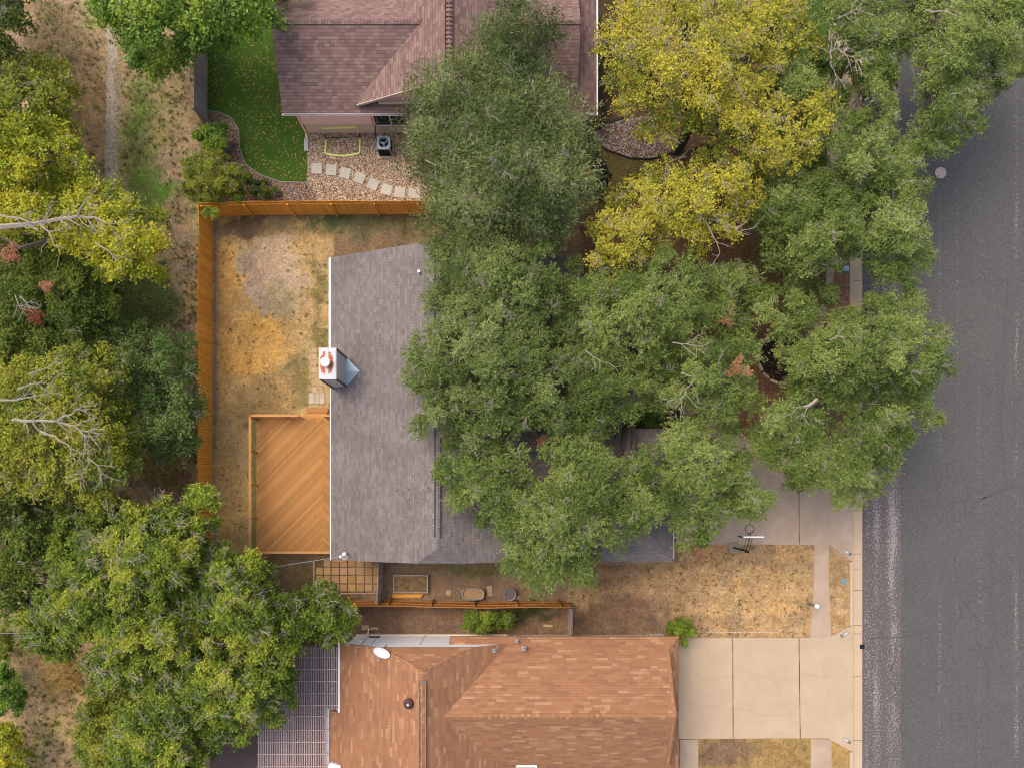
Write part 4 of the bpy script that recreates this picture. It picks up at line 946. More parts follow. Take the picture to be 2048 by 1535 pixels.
def tub(name, label, px, py, rx, ry, h, col_in):
    cx, cy = X(px, h), Y(py, h); t = thing(name, label, "planter tub", (cx, cy, 0))
    m = MB(); n = 40
    def ring_(sc, z):
        out = []
        for k in range(n):
            a = 2*math.pi*k/n; e = .55 if rx > ry*1.2 else 1.0
            ca, sa = math.cos(a), math.sin(a)
            out.append((cx+math.copysign(abs(ca)**e, ca)*rx*sc, cy+math.copysign(abs(sa)**(e if e == 1 else .8), sa)*ry*sc, z))
        return out
    V = ring_(.9, 0)+ring_(1, h)+ring_(1.06, h+.01)+ring_(1.05, h+.035)+ring_(.95, h+.03)+ring_(.9, h-.12)
    m.add(V, [(i+n*j, (i+1) % n+n*j, (i+1) % n+n*(j+1), i+n*(j+1)) for j in range(5) for i in range(n)]); m.build("tub_shell", M['metal'], t, smooth=True)
    m = MB(); m.add(ring_(.905, h-.10)+[(cx, cy, h-.06)], [(i, (i+1) % n, n) for i in range(n)], lin(col_in)); m.build("soil", M['attr'], t)
tub("stock_tub", "oval galvanised tub filled with straw by the sagging orange fence", 946, 1187, .62, .34, .5, (160, 130, 92))
tub("round_tub", "round dark galvanised tub by the sagging orange fence", 1020, 1188, .34, .34, .45, (104, 96, 90))

# AC unit
ax_, ay_, ah = -6.67, 20.46, .92
t = thing("air_conditioner", "blue grey outdoor air conditioner unit on the pebbles beside the pink wall", "air conditioner", (ax_, ay_, 0))
m = MB(); m.box(ax_-.45, ax_+.45, ay_-.45, ay_+.45, 0, .09); m.build("pad", M['beige'], t)
m = MB()
for s_ in np.linspace(-.34, .34, 18):
    for (a, b) in (((ax_+s_, ay_-.37), None), ((ax_+s_, ay_+.37), None), ((ax_-.37, ay_+s_), None), ((ax_+.37, ay_+s_), None)): m.box(a[0]-.008, a[0]+.008, a[1]-.008, a[1]+.008, .1, ah-.05)
m.box(ax_-.35, ax_+.35, ay_-.35, ay_+.35, .1, ah-.35); m.build("coil", M['black'], t)
m = MB()
for a in (-1, 1):
    for b in (-1, 1): m.box(ax_+a*.36-.03, ax_+a*.36+.03, ay_+b*.36-.03, ay_+b*.36+.03, .09, ah-.05)
m.box(ax_-.39, ax_+.39, ay_-.39, ay_+.39, .09, .14)
n = 32; V = []
for k in range(n):
    a = 2*math.pi*k/n; ca, sa = math.cos(a), math.sin(a); q = .385/max(abs(ca), abs(sa))
    q = min(q, .48)
    V += [(ax_+ca*.28, ay_+sa*.28, ah), (ax_+ca*q, ay_+sa*q, ah-.005), (ax_+ca*q, ay_+sa*q, ah-.08), (ax_+ca*.28, ay_+sa*.28, ah-.12)]
m.add(V, [(k*4+j, k*4+j+1, ((k+1) % n)*4+j+1, ((k+1) % n)*4+j) for k in range(n) for j in range(3)]); m.build("casing", M['acgrey'], t)
m = MB(); m.lathe((ax_, ay_, ah-.14), [(.07, 0), (.09, .04), (.05, .07)], 14)
for k in range(3):
    a = k*2.094+.6; c_, s_ = math.cos(a), math.sin(a)
    m.add([(ax_+c_*.06-s_*.03, ay_+s_*.06+c_*.03, ah-.12), (ax_+c_*.25-s_*.12, ay_+s_*.25+c_*.12, ah-.16), (ax_+c_*.26+s_*.06, ay_+s_*.26-c_*.06, ah-.10), (ax_+c_*.06+s_*.03, ay_+s_*.06-c_*.03, ah-.10)], [(0,1,2,3)])
m.build("fan", M['acgrey'], t)
m = MB()
for q in (.08, .14, .20, .26): m.tube([(ax_+q*math.cos(a), ay_+q*math.sin(a), ah+.005) for a in np.linspace(0, 6.283, 25)], .004, 4, cap=False)
m.build("grille", M['dark'], t)
m = MB(); m.tube([(ax_-.39, ay_+.25, .5), (ax_-.48, ay_+.4, .9), (ax_-.45, ay_+.9, 1.0)], .035, 6); m.tube([(ax_-.40, ay_+.15, .45), (ax_-.50, ay_+.4, .75), (ax_-.5, ay_+.93, .8)], .02, 6); m.build("pipe", M['dark'], t)
m = MB(); m.tube([(X(749), Y(285), .06), (X(744.5), Y(300), .06), (X(741), Y(316), .06)], .02, 6); tag(m.build("drain_pipe", M['cream']), "thin white drain pipe lying on the pebbles left of the air conditioner", "pipe")

# football goal
t = thing("football_goal", "small lime yellow pop up football goal standing on the pebbles", "football goal", (X(686), Y(290), 0))
m = MB(); gz_ = 1.08; A = (X(653), Y(277)); B = (X(721), Y(275))
m.tube([(A[0], A[1], .55), (A[0], A[1], gz_), (B[0], B[1], gz_), (B[0], B[1], .55)], .045, 8); m.build("goal_frame", M['lime'], t)
m = MB(); m.tube([(A[0], A[1], .55), (A[0], A[1], .05), (A[0], A[1]-.1, .05)], .025, 6); m.tube([(B[0], B[1], .55), (B[0], B[1], .05), (B[0], B[1]-.1, .05)], .025, 6); m.tube([(A[0], A[1], .05), (B[0], B[1], .05)], .014, 6); m.build("goal_joint", M['black'], t)
m = MB(); m.tube([(A[0], A[1]-.12, .06), (X(651), Y(306), .06), (X(653), Y(309), .06), (X(670), Y(312), .06), (X(690), Y(313), .06), (X(706), Y(311), .06), (X(719), Y(308), .06), (X(720), Y(304), .06), (B[0], B[1]-.12, .06)], .055, 8); m.build("ground_frame", M['lime'], t)

# basketball hoop
bxp, byp = X(1466), Y(1094)
t = thing("basketball_hoop", "portable black basketball hoop at the edge of the driveway", "basketball hoop", (bxp, byp, 0))
m = MB(); m.prism([(bxp-.3, byp-.32), (bxp+.35, byp-.30), (bxp+.42, byp+.05), (bxp+.25, byp+.32), (bxp-.32, byp+.25)], .0, .16); m.build("base", m_plain("base_grey", L(140, 128, 112), .8, .2, 5), t)
top = (bxp-.20, byp+.0, 2.95)
m = MB(); m.tube([(bxp, byp, .1), (top[0], top[1], top[2])], .055, 10); m.build("pole", M['black'], t)
m = MB()
hy = byp+.80; hx = top[0]+.06
for s_ in (-.09, .09): m.bar((top[0]+s_, top[1]-.05, 2.85), (hx+s_, hy-.02, 3.25), .02); m.bar((top[0]+s_, top[1], 2.45), (hx+s_, hy-.02, 2.95), .02)
m.bar((top[0]-.12, top[1]-.06, 2.84), (top[0]+.12, top[1]-.06, 2.84), .06); m.build("bracket_arm", M['black'], t)
m = MB(); m.box(hx-.56, hx+.56, hy-.02, hy+.05, 2.92, 3.69); bb = m.build("backboard", M['white'], t)
m = MB(); m.box(hx-.56, hx+.56, hy-.02, hy+.05, 2.88, 2.918); m.box(hx-.6, hx-.562, hy-.02, hy+.05, 2.88, 3.65); m.box(hx+.562, hx+.6, hy-.02, hy+.05, 2.88, 3.65); m.build("board_frame", M['dark'], bb)
m = MB(); rc = (hx, hy+.42); m.tube([(rc[0]+.23*math.cos(a), rc[1]+.23*math.sin(a), 3.05) for a in np.linspace(0, 6.283, 33)], .018, 6, cap=False); m.bar((hx-.05, hy+.03, 3.04), (hx-.05, hy+.19, 3.04), .03); m.bar((hx+.05, hy+.03, 3.04), (hx+.05, hy+.19, 3.04), .03); rim = m.build("rim", M['black'], t)
m = MB()
for k in range(12):
    a = k*math.pi/6; b = a+math.pi/12*1.0
    for sgn in (1, -1):
        m.tube([(rc[0]+.225*math.cos(a), rc[1]+.225*math.sin(a), 3.04), (rc[0]+.17*math.cos(a+sgn*.26), rc[1]+.17*math.sin(a+sgn*.26), 2.85), (rc[0]+.12*math.cos(a), rc[1]+.12*math.sin(a), 2.65)], .006, 4)
m.build("net", M['white'], rim)

# lamp post, water meter, manhole, drain patch, address plates
lx, ly = X(1617), Y(1206)
t = thing("lamp_post", "short pole with a white globe beside the front pavement", "lamp post", (lx, ly, 0))
m = MB(); m.tube([(lx, ly, 0), (lx, ly, .9)], .06, 10); m.tube([(lx, ly, 0), (lx, ly, .06)], .12, 12); m.build("pole", m_plain("pole_green", L(104, 112, 96), .6), t)
m = MB(); m.lathe((lx+.02, ly, .9), [(.05, 0), (.12, .06), (.14, .14), (.11, .23), (.04, .27)], 18); m.build("globe", M['white'], t, smooth=True)
m = MB(); m.lathe((X(1688), Y(1162), 0), [(.14, 0), (.14, .03), (.12, .035), (.02, .04)], 20, 1, 1.35); tag(m.build("meter_cover", M['blue']), "blue oval meter cover in the verge near the kerb", "meter cover")
mhx, mhy = X(1884), Y(344); t = thing("manhole", "pale round manhole cover in the road under the tree edge", "manhole", (mhx, mhy, -.12))
m = MB(); m.lathe((mhx, mhy, -.12), [(.50, 0.003), (.48, .006)], 32); m.build("collar", m_plain("collar_asphalt", L(88, 85, 86), .9, .3, 9), t)
m = MB(); m.lathe((mhx, mhy, -.12), [(.33, .006), (.33, .014), (.30, .016), (.29, .012), (.05, .016)], 28); m.build("cover", m_plain("iron_pale", L(176, 160, 154), .8, .4, 14), t)
m = MB(); m.box(X(1721.5), X(1731), Y(1297.5), Y(1288.5), -.13, -.10); tag(m.build("drain_cover", M['black']), "small square black drain cover at the road edge by the pale driveway", "drain cover")
def plate(label, px, py, deg, flip):
    c, s_ = math.cos(math.radians(deg)), math.sin(math.radians(deg)); x, y = X(px), Y(py)
    zt = .03-max(0, x-X(1672))/(KX-X(1672))*0.02
    t = thing("address_plate", label, "address plate", (x, y, zt))
    def quad(u0, u1, v0, v1, z): return [(x+u*c-v*s_, y+u*s_+v*c, zt+z) for u, v in ((u0, v0), (u1, v0), (u1, v1), (u0, v1))]
    def slab(u0, u1, v0, v1, z, zb=-.02):
        m.add(quad(u0, u1, v0, v1, zb)+quad(u0, u1, v0, v1, z), [(4,5,6,7), (0,1,5,4), (1,2,6,5), (2,3,7,6), (3,0,4,7)])
    m = MB(); slab(-.24, .24, -.075, .075, .022); m.build("plate_back", M['dark'], t)
    m = MB(); f = -1 if flip else 1
    a, b = sorted((f*-.08, f*.22)); slab(a, b, -.055, .055, .026, .0); m.build("number_field", M['white'], t)
    m = MB()
    for k in range(4):      # worn digits
        u = a+.045+k*.07
        slab(u-.02, u+.02, .028, .040, .029, .02); slab(u-.02, u+.02, -.040, -.028, .029, .02); slab(u-.02, u-.010, -.028, .028, .029, .02)
        if k != 2: slab(u+.010, u+.02, -.028, .028, .029, .02)
        if k % 2: slab(u-.010, u+.010, -.005, .005, .029, .02)
    m.build("digits", M['dark'], t)
    m = MB(); q = f*-.16; slab(q-.035, q+.035, -.012, .012, .026, 0); slab(q-.012, q+.012, -.035, .035, .0262, 0); m.build("emblem", M['white'], t)
plate("address plate set in the corner of the shaded driveway", 1694.5, 1104, -32, True)
plate("address plate at the north corner of the pale driveway", 1688.5, 1267.5, 32, False)
plate("address plate at the south corner of the pale driveway", 1693.5, 1480, -32, True)
m = MB(); m.tube([(X(1390), Y(1262), .02), (X(1430), Y(1263), .02), (X(1480), Y(1263.5), .02), (X(1555), Y(1263), .02)], .018, 6); tag(m.build("garden_hose", M['cream']), "thin pale hose lying straight along the lawn by the pale driveway", "hose")
m = MB(); m.box(X(1300), X(1325), Y(1274), Y(1266), 0, .75); tag(m.build("utility_box", M['cream']), "cream utility box at the wall by the round green bush", "utility box")
bx_, by_ = X(1683), Y(543)
t = thing("storage_bin", "pale blue lidded bin half hidden under the kerb trees", "bin", (bx_, by_, 0))
m = MB(); m.prism([(bx_-.14, by_-.12), (bx_+.14, by_-.12), (bx_+.14, by_+.12), (bx_-.14, by_+.12)], 0, .5); m.build("bin_body", M['blue'], t)
m = MB(); m.prism([(bx_-.16, by_-.14), (bx_+.16, by_-.14), (bx_+.16, by_+.14), (bx_-.16, by_+.14)], .501, .55); m.build("lid", m_plain("lid_pale", L(170, 190, 205), .6), t)

# ring bed with stone edging
cx, cy = X(1566), Y(715)
sheet("mulch_ring", [(cx+1.4*math.cos(a), cy+1.4*math.sin(a)*1.05) for a in np.linspace(0, 6.283, 28)[:-1]], .03, M['soilbed'], -.1)
cl = [(178, 156, 134), (160, 140, 122), (190, 170, 146)]
ns = 16
W16 = ["east", "east north east", "north east", "north north east", "north", "north north west", "north west", "west north west", "west", "west south west", "south west", "south south west", "south", "south south east", "south east", "east south east"]
for k in range(ns):
    a = 2*math.pi*k/ns; L_ = .50*random.uniform(.75, 1.02)
    paver("edging_stone", f"pale edging stone on the {W16[k]} side of the black mulch ring", "edging stone", cx+1.45*math.cos(a), cy+1.52*math.sin(a), L_, .16, 0, .13, a+math.pi/2, cl[k % 3], "edging stones round the black mulch bed", M['paver'])
cx2, cy2 = X(1472), Y(628)
for k in range(16):
    a = 2*math.pi*k/16
    paver("ring_stone", f"grey stone on the {W16[k]} side of the ring round the dark shrub", "edging stone", cx2+.72*math.cos(a), cy2+.72*math.sin(a), .26, .14, 0, .1, a+math.pi/2, (150, 150, 140), "grey stones of the small planting ring", M['paver'])
m = MB()
pts = PP((1172, 275), (1215, 301), (1260, 317), (1300, 319), (1345, 306)); m.tube([(*p, .05) for p in pts], .05, 6)
pts = PP((1172, 277), (1210, 250), (1258, 233)); m.tube([(*p, .05) for p in pts], .05, 6)
tag(m.build("bed_edging", M['dark']), "dark curved edging round the pale stone bed", "edging")
m = MB()
pts = PP((415, 222), (440, 226), (462, 236), (478, 260), (480, 300), (492, 330), (520, 350), (560, 364), (614, 366)); m.tube([(*p, .04) for p in pts], .03, 6)
tag(m.build("turf_edging", M['greywood']), "thin edging between the green turf and the leaf bed", "edging")

# ------------------------------------------------------------------ trees
G = lambda *c: np.array([lin(x) for x in c])
PAL = dict(
  oak=G((88, 106, 46), (104, 122, 52), (122, 136, 62), (112, 124, 72), (70, 88, 38), (138, 148, 86)),
  oakgrey=G((96, 112, 56), (112, 126, 66), (88, 102, 48), (130, 140, 88), (74, 90, 42)),
  elm=G((96, 110, 58), (112, 126, 68), (86, 100, 54), (136, 142, 100), (68, 82, 42), (54, 66, 34)),
  yellow=G((156, 152, 42), (168, 162, 48), (138, 142, 42), (176, 168, 60), (114, 126, 40), (174, 158, 52), (150, 150, 76), (98, 112, 40), (158, 144, 54)),
  olive=G((120, 126, 42), (140, 142, 46), (104, 114, 40), (90, 104, 38), (150, 146, 50)),
  yelgreen=G((148, 148, 34), (162, 160, 40), (132, 138, 36), (110, 122, 34), (176, 164, 50), (90, 104, 32)),
  bright=G((84, 112, 38), (98, 126, 42), (118, 138, 46), (66, 92, 32), (132, 148, 52)),
  dark=G((66, 82, 28), (80, 98, 34), (96, 112, 38), (54, 68, 26), (112, 120, 44)),
  deep=G((66, 88, 38), (78, 100, 46), (90, 110, 54), (104, 120, 62)),
  pecan=G((84, 104, 32), (100, 118, 38), (114, 130, 42), (132, 142, 48), (68, 86, 30), (152, 152, 58)),
  brown=G((150, 104, 76), (164, 118, 88), (126, 80, 56), (172, 132, 104)),
  rust=G((118, 66, 46), (130, 76, 54), (104, 56, 40)),
)
def leaf_mesh(C, rad, n_sprig, n_leaf, sprig, LL, WW, flat, pal, r, ctone, up=0.5, droop=0.0):
    "C (k,3) clump centres -> leaf quads. Sprigs radiate from each clump; leaves line the sprigs"
    k = len(C)
    v = r.normal(size=(k, n_sprig, 3)); v /= np.linalg.norm(v, axis=2, keepdims=True)
    v[..., 2] = np.abs(v[..., 2])*.9-.15; v[..., 2] *= flat
    rr_ = rad[:, None, None]
    st = v*rr_*r.uniform(.05, .55, (k, n_sprig, 1))
    dirn = v+r.normal(0, .45, v.shape); dirn[..., 2] *= .6; dirn /= np.linalg.norm(dirn, axis=2, keepdims=True)
    ln = sprig*r.uniform(.6, 1.25, (k, n_sprig, 1))*(rr_/.8)
    t = r.uniform(.1, 1.0, (k, n_sprig, n_leaf, 1))
    pos = C[:, None, None]+st[:, :, None]+dirn[:, :, None]*ln[:, :, None]*t
    pos[..., 2:] -= droop*t**2*ln[:, :, None]
    pos = pos+r.normal(0, LL*.45, pos.shape)
    ax_ = dirn[:, :, None]*.8+r.normal(0, .75, pos.shape); ax_[..., 2] *= .55; ax_ /= np.linalg.norm(ax_, axis=3, keepdims=True)
    nr = r.normal(0, .55, pos.shape)+np.array((0, 0, up+.6)); sd_ = np.cross(ax_, nr); sd_ /= np.linalg.norm(sd_, axis=3, keepdims=True)+1e-9
    sz = r.uniform(.65, 1.25, pos.shape[:3]+(1,))
    a = ax_*LL*sz*.5; b = sd_*WW*sz*.5
    V = np.stack([pos-a, pos-b+a*.1, pos+a, pos+b+a*.1], 3).reshape(-1, 3)
    tone = ctone[:, None, None]+r.normal(0, .16, (k, n_sprig, 1))+r.normal(0, .14, pos.shape[:3])
    q = np.clip(tone, 0, .999)*(len(pal)-1); i0 = q.astype(int); f = (q-i0)[..., None]
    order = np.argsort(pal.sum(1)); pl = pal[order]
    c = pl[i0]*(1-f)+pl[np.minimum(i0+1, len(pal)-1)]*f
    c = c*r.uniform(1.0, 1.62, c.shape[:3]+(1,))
    col = np.repeat(c.reshape(-1, 3), 4, 0)
    return V, col
def seg_mesh(A, B, ra, rb, n=4):
    "many straight tapered prisms at once"
    A = np.asarray(A, float); B = np.asarray(B, float); ra = np.asarray(ra, float); rb = np.asarray(rb, float)
    d = B-A; d /= np.linalg.norm(d, axis=1, keepdims=True)+1e-9
    u = np.where(np.abs(d[:, 2:3]) > .9, np.array([[1., 0, 0]]), np.array([[0, 0, 1.]]))
    s_ = np.cross(d, u); s_ /= np.linalg.norm(s_, axis=1, keepdims=True)+1e-9; t = np.cross(d, s_)
    V = []
    for P_, r_ in ((A, ra), (B, rb)):
        for k in range(n):
            a = 2*math.pi*k/n; V.append(P_+(s_*math.cos(a)+t*math.sin(a))*r_[:, None])
    V = np.stack(V, 1); N = len(A); base = np.arange(N)[:, None, None]*2*n
    f = np.array([(k, (k+1) % n, (k+1) % n+n, k+n) for k in range(n)])
    return V.reshape(-1, 3), (base+f[None]).reshape(-1, 4)
def curve_segs(a, b, ra, rb, k, r, bow=.12, lift=0.0):
    "k segments from a to b, bowed"
    a = np.array(a, float); b = np.array(b, float); L_ = np.linalg.norm(b-a)
    off = r.normal(0, bow*L_, 3); off[2] = abs(off[2])*.3-lift*L_
    t = np.linspace(0, 1, k+1)[:, None]; pts = a+(b-a)*t+off*np.sin(np.pi*t)
    pts[1:-1] += r.normal(0, .02*L_, pts[1:-1].shape)
    rad = np.linspace(ra, rb, k+1)
    return pts, rad

def tree(name, label, cat, poly, ztop, zrim, trunk, pal, seed, r_cl=.78, space=.82, sprigs=52, leaves=10, sprig=.45, LL=.13, WW=.065,
         flat=.75, holes=(), twig=.25, spots=(), under=.65, gap=.14, limbs=(), group=None, up=.5, droop=.0, trad=.22, notrunk=False, tw_len=.9, brownmix=0.0, inset=.16):
    r = np.random.default_rng(seed); zm = (ztop*1.3+zrim*.7)/2
    pw = [(X(a, zm), Y(b, zm)) for a, b in poly]; hw = [[(X(a, zm), Y(b, zm)) for a, b in h] for h in holes]
    xs = [p[0] for p in pw]; ys = [p[1] for p in pw]
    def sample(sp, inset):
        gx_ = np.arange(min(xs), max(xs), sp); gy_ = np.arange(min(ys), max(ys), sp*.87)
        A, B = np.meshgrid(gx_, gy_); A = A+(np.arange(len(gy_)) % 2)[:, None]*sp/2
        A = A.ravel()+r.uniform(-.4, .4, A.size)*sp; B = B.ravel()+r.uniform(-.4, .4, B.size)*sp
        d = sdist(A, B, pw)
        for h in hw: d = np.minimum(d, -sdist(A, B, h)+.25)
        k = d > inset; A, B, d = A[k], B[k], d[k]
        k = fbm(A, B, .62, 3, seed % 50) > gap*(.8+.35*(d < 1.0)); return A[k], B[k], d[k]
    A, B, d = sample(space, r_cl*inset)
    if len(A) == 0: return None
    dm = max(d.max(), .5)
    lob = fbm(A, B, .42, 3, seed % 37+3)
    z = zrim+(ztop-zrim)*np.sqrt(np.clip(d/min(dm, 3.2), 0, 1))*(.55+.9*lob)*.95+r.normal(0, .28, len(A))
    z = np.clip(z, zrim*.7, ztop+.4)
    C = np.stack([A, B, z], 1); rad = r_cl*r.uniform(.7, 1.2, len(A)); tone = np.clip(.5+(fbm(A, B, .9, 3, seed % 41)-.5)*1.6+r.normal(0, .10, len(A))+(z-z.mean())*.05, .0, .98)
    Ctop = C
    if under > 0:
        A2, B2, d2 = sample(space/under**.5, r_cl*.9)
        if len(A2):
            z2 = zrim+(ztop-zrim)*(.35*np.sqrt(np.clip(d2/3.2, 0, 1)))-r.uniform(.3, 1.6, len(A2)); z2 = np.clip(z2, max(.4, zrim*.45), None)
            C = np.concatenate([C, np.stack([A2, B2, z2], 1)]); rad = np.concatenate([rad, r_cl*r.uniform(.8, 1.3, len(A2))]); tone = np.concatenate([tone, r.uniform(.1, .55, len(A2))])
    # keep the outline while heights vary
    sc = (H-C[:, 2])/(H-zm); C[:, 0] *= sc; C[:, 1] *= sc; C[:, 2] = C[:, 2]
    nt_ = len(Ctop); Ctop = C[:nt_]
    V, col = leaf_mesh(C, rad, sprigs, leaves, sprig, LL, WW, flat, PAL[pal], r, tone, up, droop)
    if brownmix > 0:
        k = len(col)//4; b = r.random(k) < brownmix; bb_ = PAL['brown'][r.integers(0, 4, b.sum())]*.8; cc_ = col.reshape(k, 4, 3); cc_[b] = bb_[:, None]; col = cc_.reshape(-1, 3)
    parts = [(V, col)]
    for (px, py, z_, rr_, pl) in spots:
        cc = np.array([[X(px, z_), Y(py, z_), z_]])+r.normal(0, rr_*.45, (5, 3))*np.array((1, 1, .3))
        v2, c2 = leaf_mesh(cc, np.full(5, rr_*.7), 18, 7, .34, .12, .04, .5, PAL[pl], r, np.full(5, .6), .5); parts.append((v2, c2))
    V = np.concatenate([p[0] for p in parts]); col = np.concatenate([p[1] for p in parts])
    tx, ty = X(trunk[0], 0), Y(trunk[1], 0)
    root = thing(name, label, cat, (tx, ty, 0), group)
    np_mesh("crown", V, np.arange(len(V)).reshape(-1, 4), M['leaf'], root, col=col)
    # wood
    SA, SB, RA, RB = [], [], [], []
    def addc(pts, rad_):
        for i in range(len(pts)-1): SA.append(pts[i]); SB.append(pts[i+1]); RA.append(rad_[i]); RB.append(rad_[i+1])
    fork = np.array((tx+r.normal(0, .2), ty+r.normal(0, .2), max(.5, zrim*.45)))
    if not notrunk:
        pts, rd = curve_segs((tx, ty, -.05), fork, trad*1.25, trad, 4, r, .03); addc(pts, rd)
    nl = max(3, min(9, len(Ctop)//14))
    ctr = Ctop[r.choice(len(Ctop), nl, replace=len(Ctop) < nl)].copy()
    for _ in range(6):
        lab = np.argmin(((Ctop[:, None, :2]-ctr[None, :, :2])**2).sum(2), 1)
        for j in range(nl):
            if (lab == j).any(): ctr[j] = Ctop[lab == j].mean(0)
    for j in range(nl):
        mem = Ctop[lab == j]
        if not len(mem): continue
        end = ctr[j].copy(); end[2] -= .5
        pts, rd = curve_segs(fork, end, trad*.62, trad*.26, 6, r, .08, -.06); addc(pts, rd)
        for c in mem:
            q = c-np.array((0, 0, .1)); i = int(np.argmin(((pts[2:]-q)**2).sum(1)))+2
            i = max(2, i-1)
            p2, r2 = curve_segs(pts[i], q, max(.025, rd[i]*.5), .014, 3, r, .10, .05); addc(p2, r2)
    v, f = seg_mesh(SA, SB, RA, RB, 5)
    np_mesh("trunk" if not notrunk else "stems", v, f, M['bark'], root)
    # pale bare twigs on the outside of the crown
    SA, SB, RA, RB = [], [], [], []
    for c in Ctop[r.random(len(Ctop)) < twig]:
        az = math.atan2(c[1]-ty, c[0]-tx)+r.normal(0, .7)
        nb = r.integers(2, 5); base = c+np.array((0, 0, .10))-np.array((math.cos(az), math.sin(az), 0))*.3
        for _ in range(nb):
            a2 = az+r.normal(0, .5); L_ = tw_len*r.uniform(.5, 1.2); e = base+np.array((math.cos(a2)*L_, math.sin(a2)*L_, r.uniform(.15, .5)))
            pts, rd = curve_segs(base, e, .013, .005, 4, r, .10); addc(pts, rd)
            for i in (1, 2, 3):
                for s_ in (-1, 1):
                    if r.random() < .7:
                        a3 = a2+s_*r.uniform(.3, .9); l3 = L_*.35*r.uniform(.6, 1.2)
                        addc(*curve_segs(pts[i], pts[i]+np.array((math.cos(a3)*l3, math.sin(a3)*l3, r.uniform(-.02, .2))), .008, .004, 2, r, .1))
    for path, z0, z1, r0, r1 in limbs:
        n = len(path); pts = np.array([P(p[0], p[1], z0+(z1-z0)*i/(n-1)) for i, p in enumerate(path)]); rd = np.linspace(r0, r1, n)
        fine = [pts[0]]; frd = [rd[0]]
        for i in range(n-1):
            for t_ in (.5, 1.0):
                fine.append(pts[i]+(pts[i+1]-pts[i])*t_+(r.normal(0, .035, 3) if t_ < 1 else 0)); frd.append(rd[i]+(rd[i+1]-rd[i])*t_)
        addc(fine, frd)
        for i in range(2, len(fine)):
            for s_ in (-1, 1):
                if r.random() < .65:
                    dd = fine[i]-fine[i-1]; a2 = math.atan2(dd[1], dd[0])+s_*r.uniform(.35, .9); l3 = r.uniform(.5, 1.1)
                    p3, r3 = curve_segs(fine[i], fine[i]+np.array((math.cos(a2)*l3, math.sin(a2)*l3, r.uniform(0, .15))), max(.014, frd[i]*.5), .007, 3, r, .1); addc(p3, r3)
                    for j in (1, 2): a4 = a2+r.normal(0, .7); addc(*curve_segs(p3[j], p3[j]+np.array((math.cos(a4)*.35, math.sin(a4)*.35, .05)), .010, .005, 2, r, .1))
    if SA:
        v, f = seg_mesh(SA, SB, RA, RB, 4)
        np_mesh("bare_branches", v, f, M['twig'], root)["kind"] = "stuff"
    return root

OAK = dict(pal='oak', twig=.38, LL=.105, WW=.052, sprigs=64, leaves=12, tw_len=.6, inset=.05, gap=.10)
GO = "live oaks around the grey roofed house"
tree("live_oak", "largest grey green oak, covering the east slope of the grey roof", "tree",
     [(870, 485), (930, 470), (1010, 470), (1090, 480), (1150, 520), (1165, 575), (1158, 640), (1185, 700), (1180, 780), (1150, 850), (1120, 880), (1060, 850), (1000, 900), (930, 890), (880, 860), (838, 900), (820, 850), (845, 800), (818, 760), (800, 690), (838, 660), (846, 620), (868, 590), (862, 530)],
     8.5, 5.2, (1170, 800), seed=101, trad=.30, spots=((1085, 882, 5, .3, 'brown'),), **{**OAK, 'pal': 'oakgrey'}, group=GO)
tree("live_oak", "broad green oak from the grey roof down to the side yard with the tubs", "tree",
     [(880, 870), (950, 880), (1010, 880), (1080, 890), (1130, 850), (1200, 860), (1260, 930), (1310, 960), (1330, 1030), (1290, 1080), (1240, 1085), (1190, 1110), (1190, 1155), (1120, 1186), (1060, 1172), (1010, 1130), (990, 1050), (920, 1040), (895, 985), (870, 940)],
     8.0, 4.8, (1236, 842), seed=102, holes=([(1045, 905), (1090, 880), (1110, 930), (1080, 975), (1055, 970)],), **OAK, trad=.28, group=GO)
tree("live_oak", "rounded green oak in the middle of the front yard below the yellow trees", "tree",
     [(1150, 560), (1180, 540), (1230, 530), (1290, 520), (1340, 500), (1400, 520), (1420, 580), (1410, 640), (1390, 690), (1330, 710), (1300, 730), (1240, 745), (1190, 720), (1140, 670)],
     8.2, 5.2, (1330, 760), seed=103, **{**OAK, 'pal': 'oak'}, trad=.28, group=GO,
     limbs=([[(1170, 700), (1185, 712), (1200, 722)], 7, 7.3, .03, .012],))
tree("live_oak", "green oak just south of the rounded pale green oak, above the entry walk", "tree",
     [(1140, 700), (1200, 700), (1250, 735), (1310, 715), (1370, 690), (1430, 650), (1490, 660), (1515, 720), (1515, 800), (1480, 860), (1420, 860), (1380, 810), (1330, 800), (1280, 850), (1240, 830), (1200, 860), (1150, 850)],
     7.8, 4.6, (1345, 850), seed=104, holes=([(1240, 790), (1290, 765), (1335, 775), (1330, 812), (1250, 812)],), **OAK, trad=.26, group=GO,
     spots=((1472, 728, 7.5, .42, 'brown'),), limbs=([[(1345, 685), (1362, 688), (1385, 690)], 7.6, 7.9, .03, .012], [(( 1370, 755)), (1385, 748), (1397, 762), (1388, 775)] and [[(1362, 745), (1378, 752), (1392, 756), (1372, 778), (1362, 796)], 7.6, 7.9, .03, .01]))
tree("live_oak", "green oak over the garage end and driveway, its tip above the basketball hoop", "tree",
     [(1290, 880), (1350, 830), (1420, 850), (1480, 865), (1500, 930), (1555, 990), (1535, 1020), (1480, 1045), (1425, 1060), (1400, 1115), (1368, 1085), (1340, 1050), (1300, 1060), (1290, 1000), (1260, 950)],
     7.4, 4.4, (1350, 930), seed=105, **OAK, trad=.24, group=GO)
GK = "oaks along the kerb"
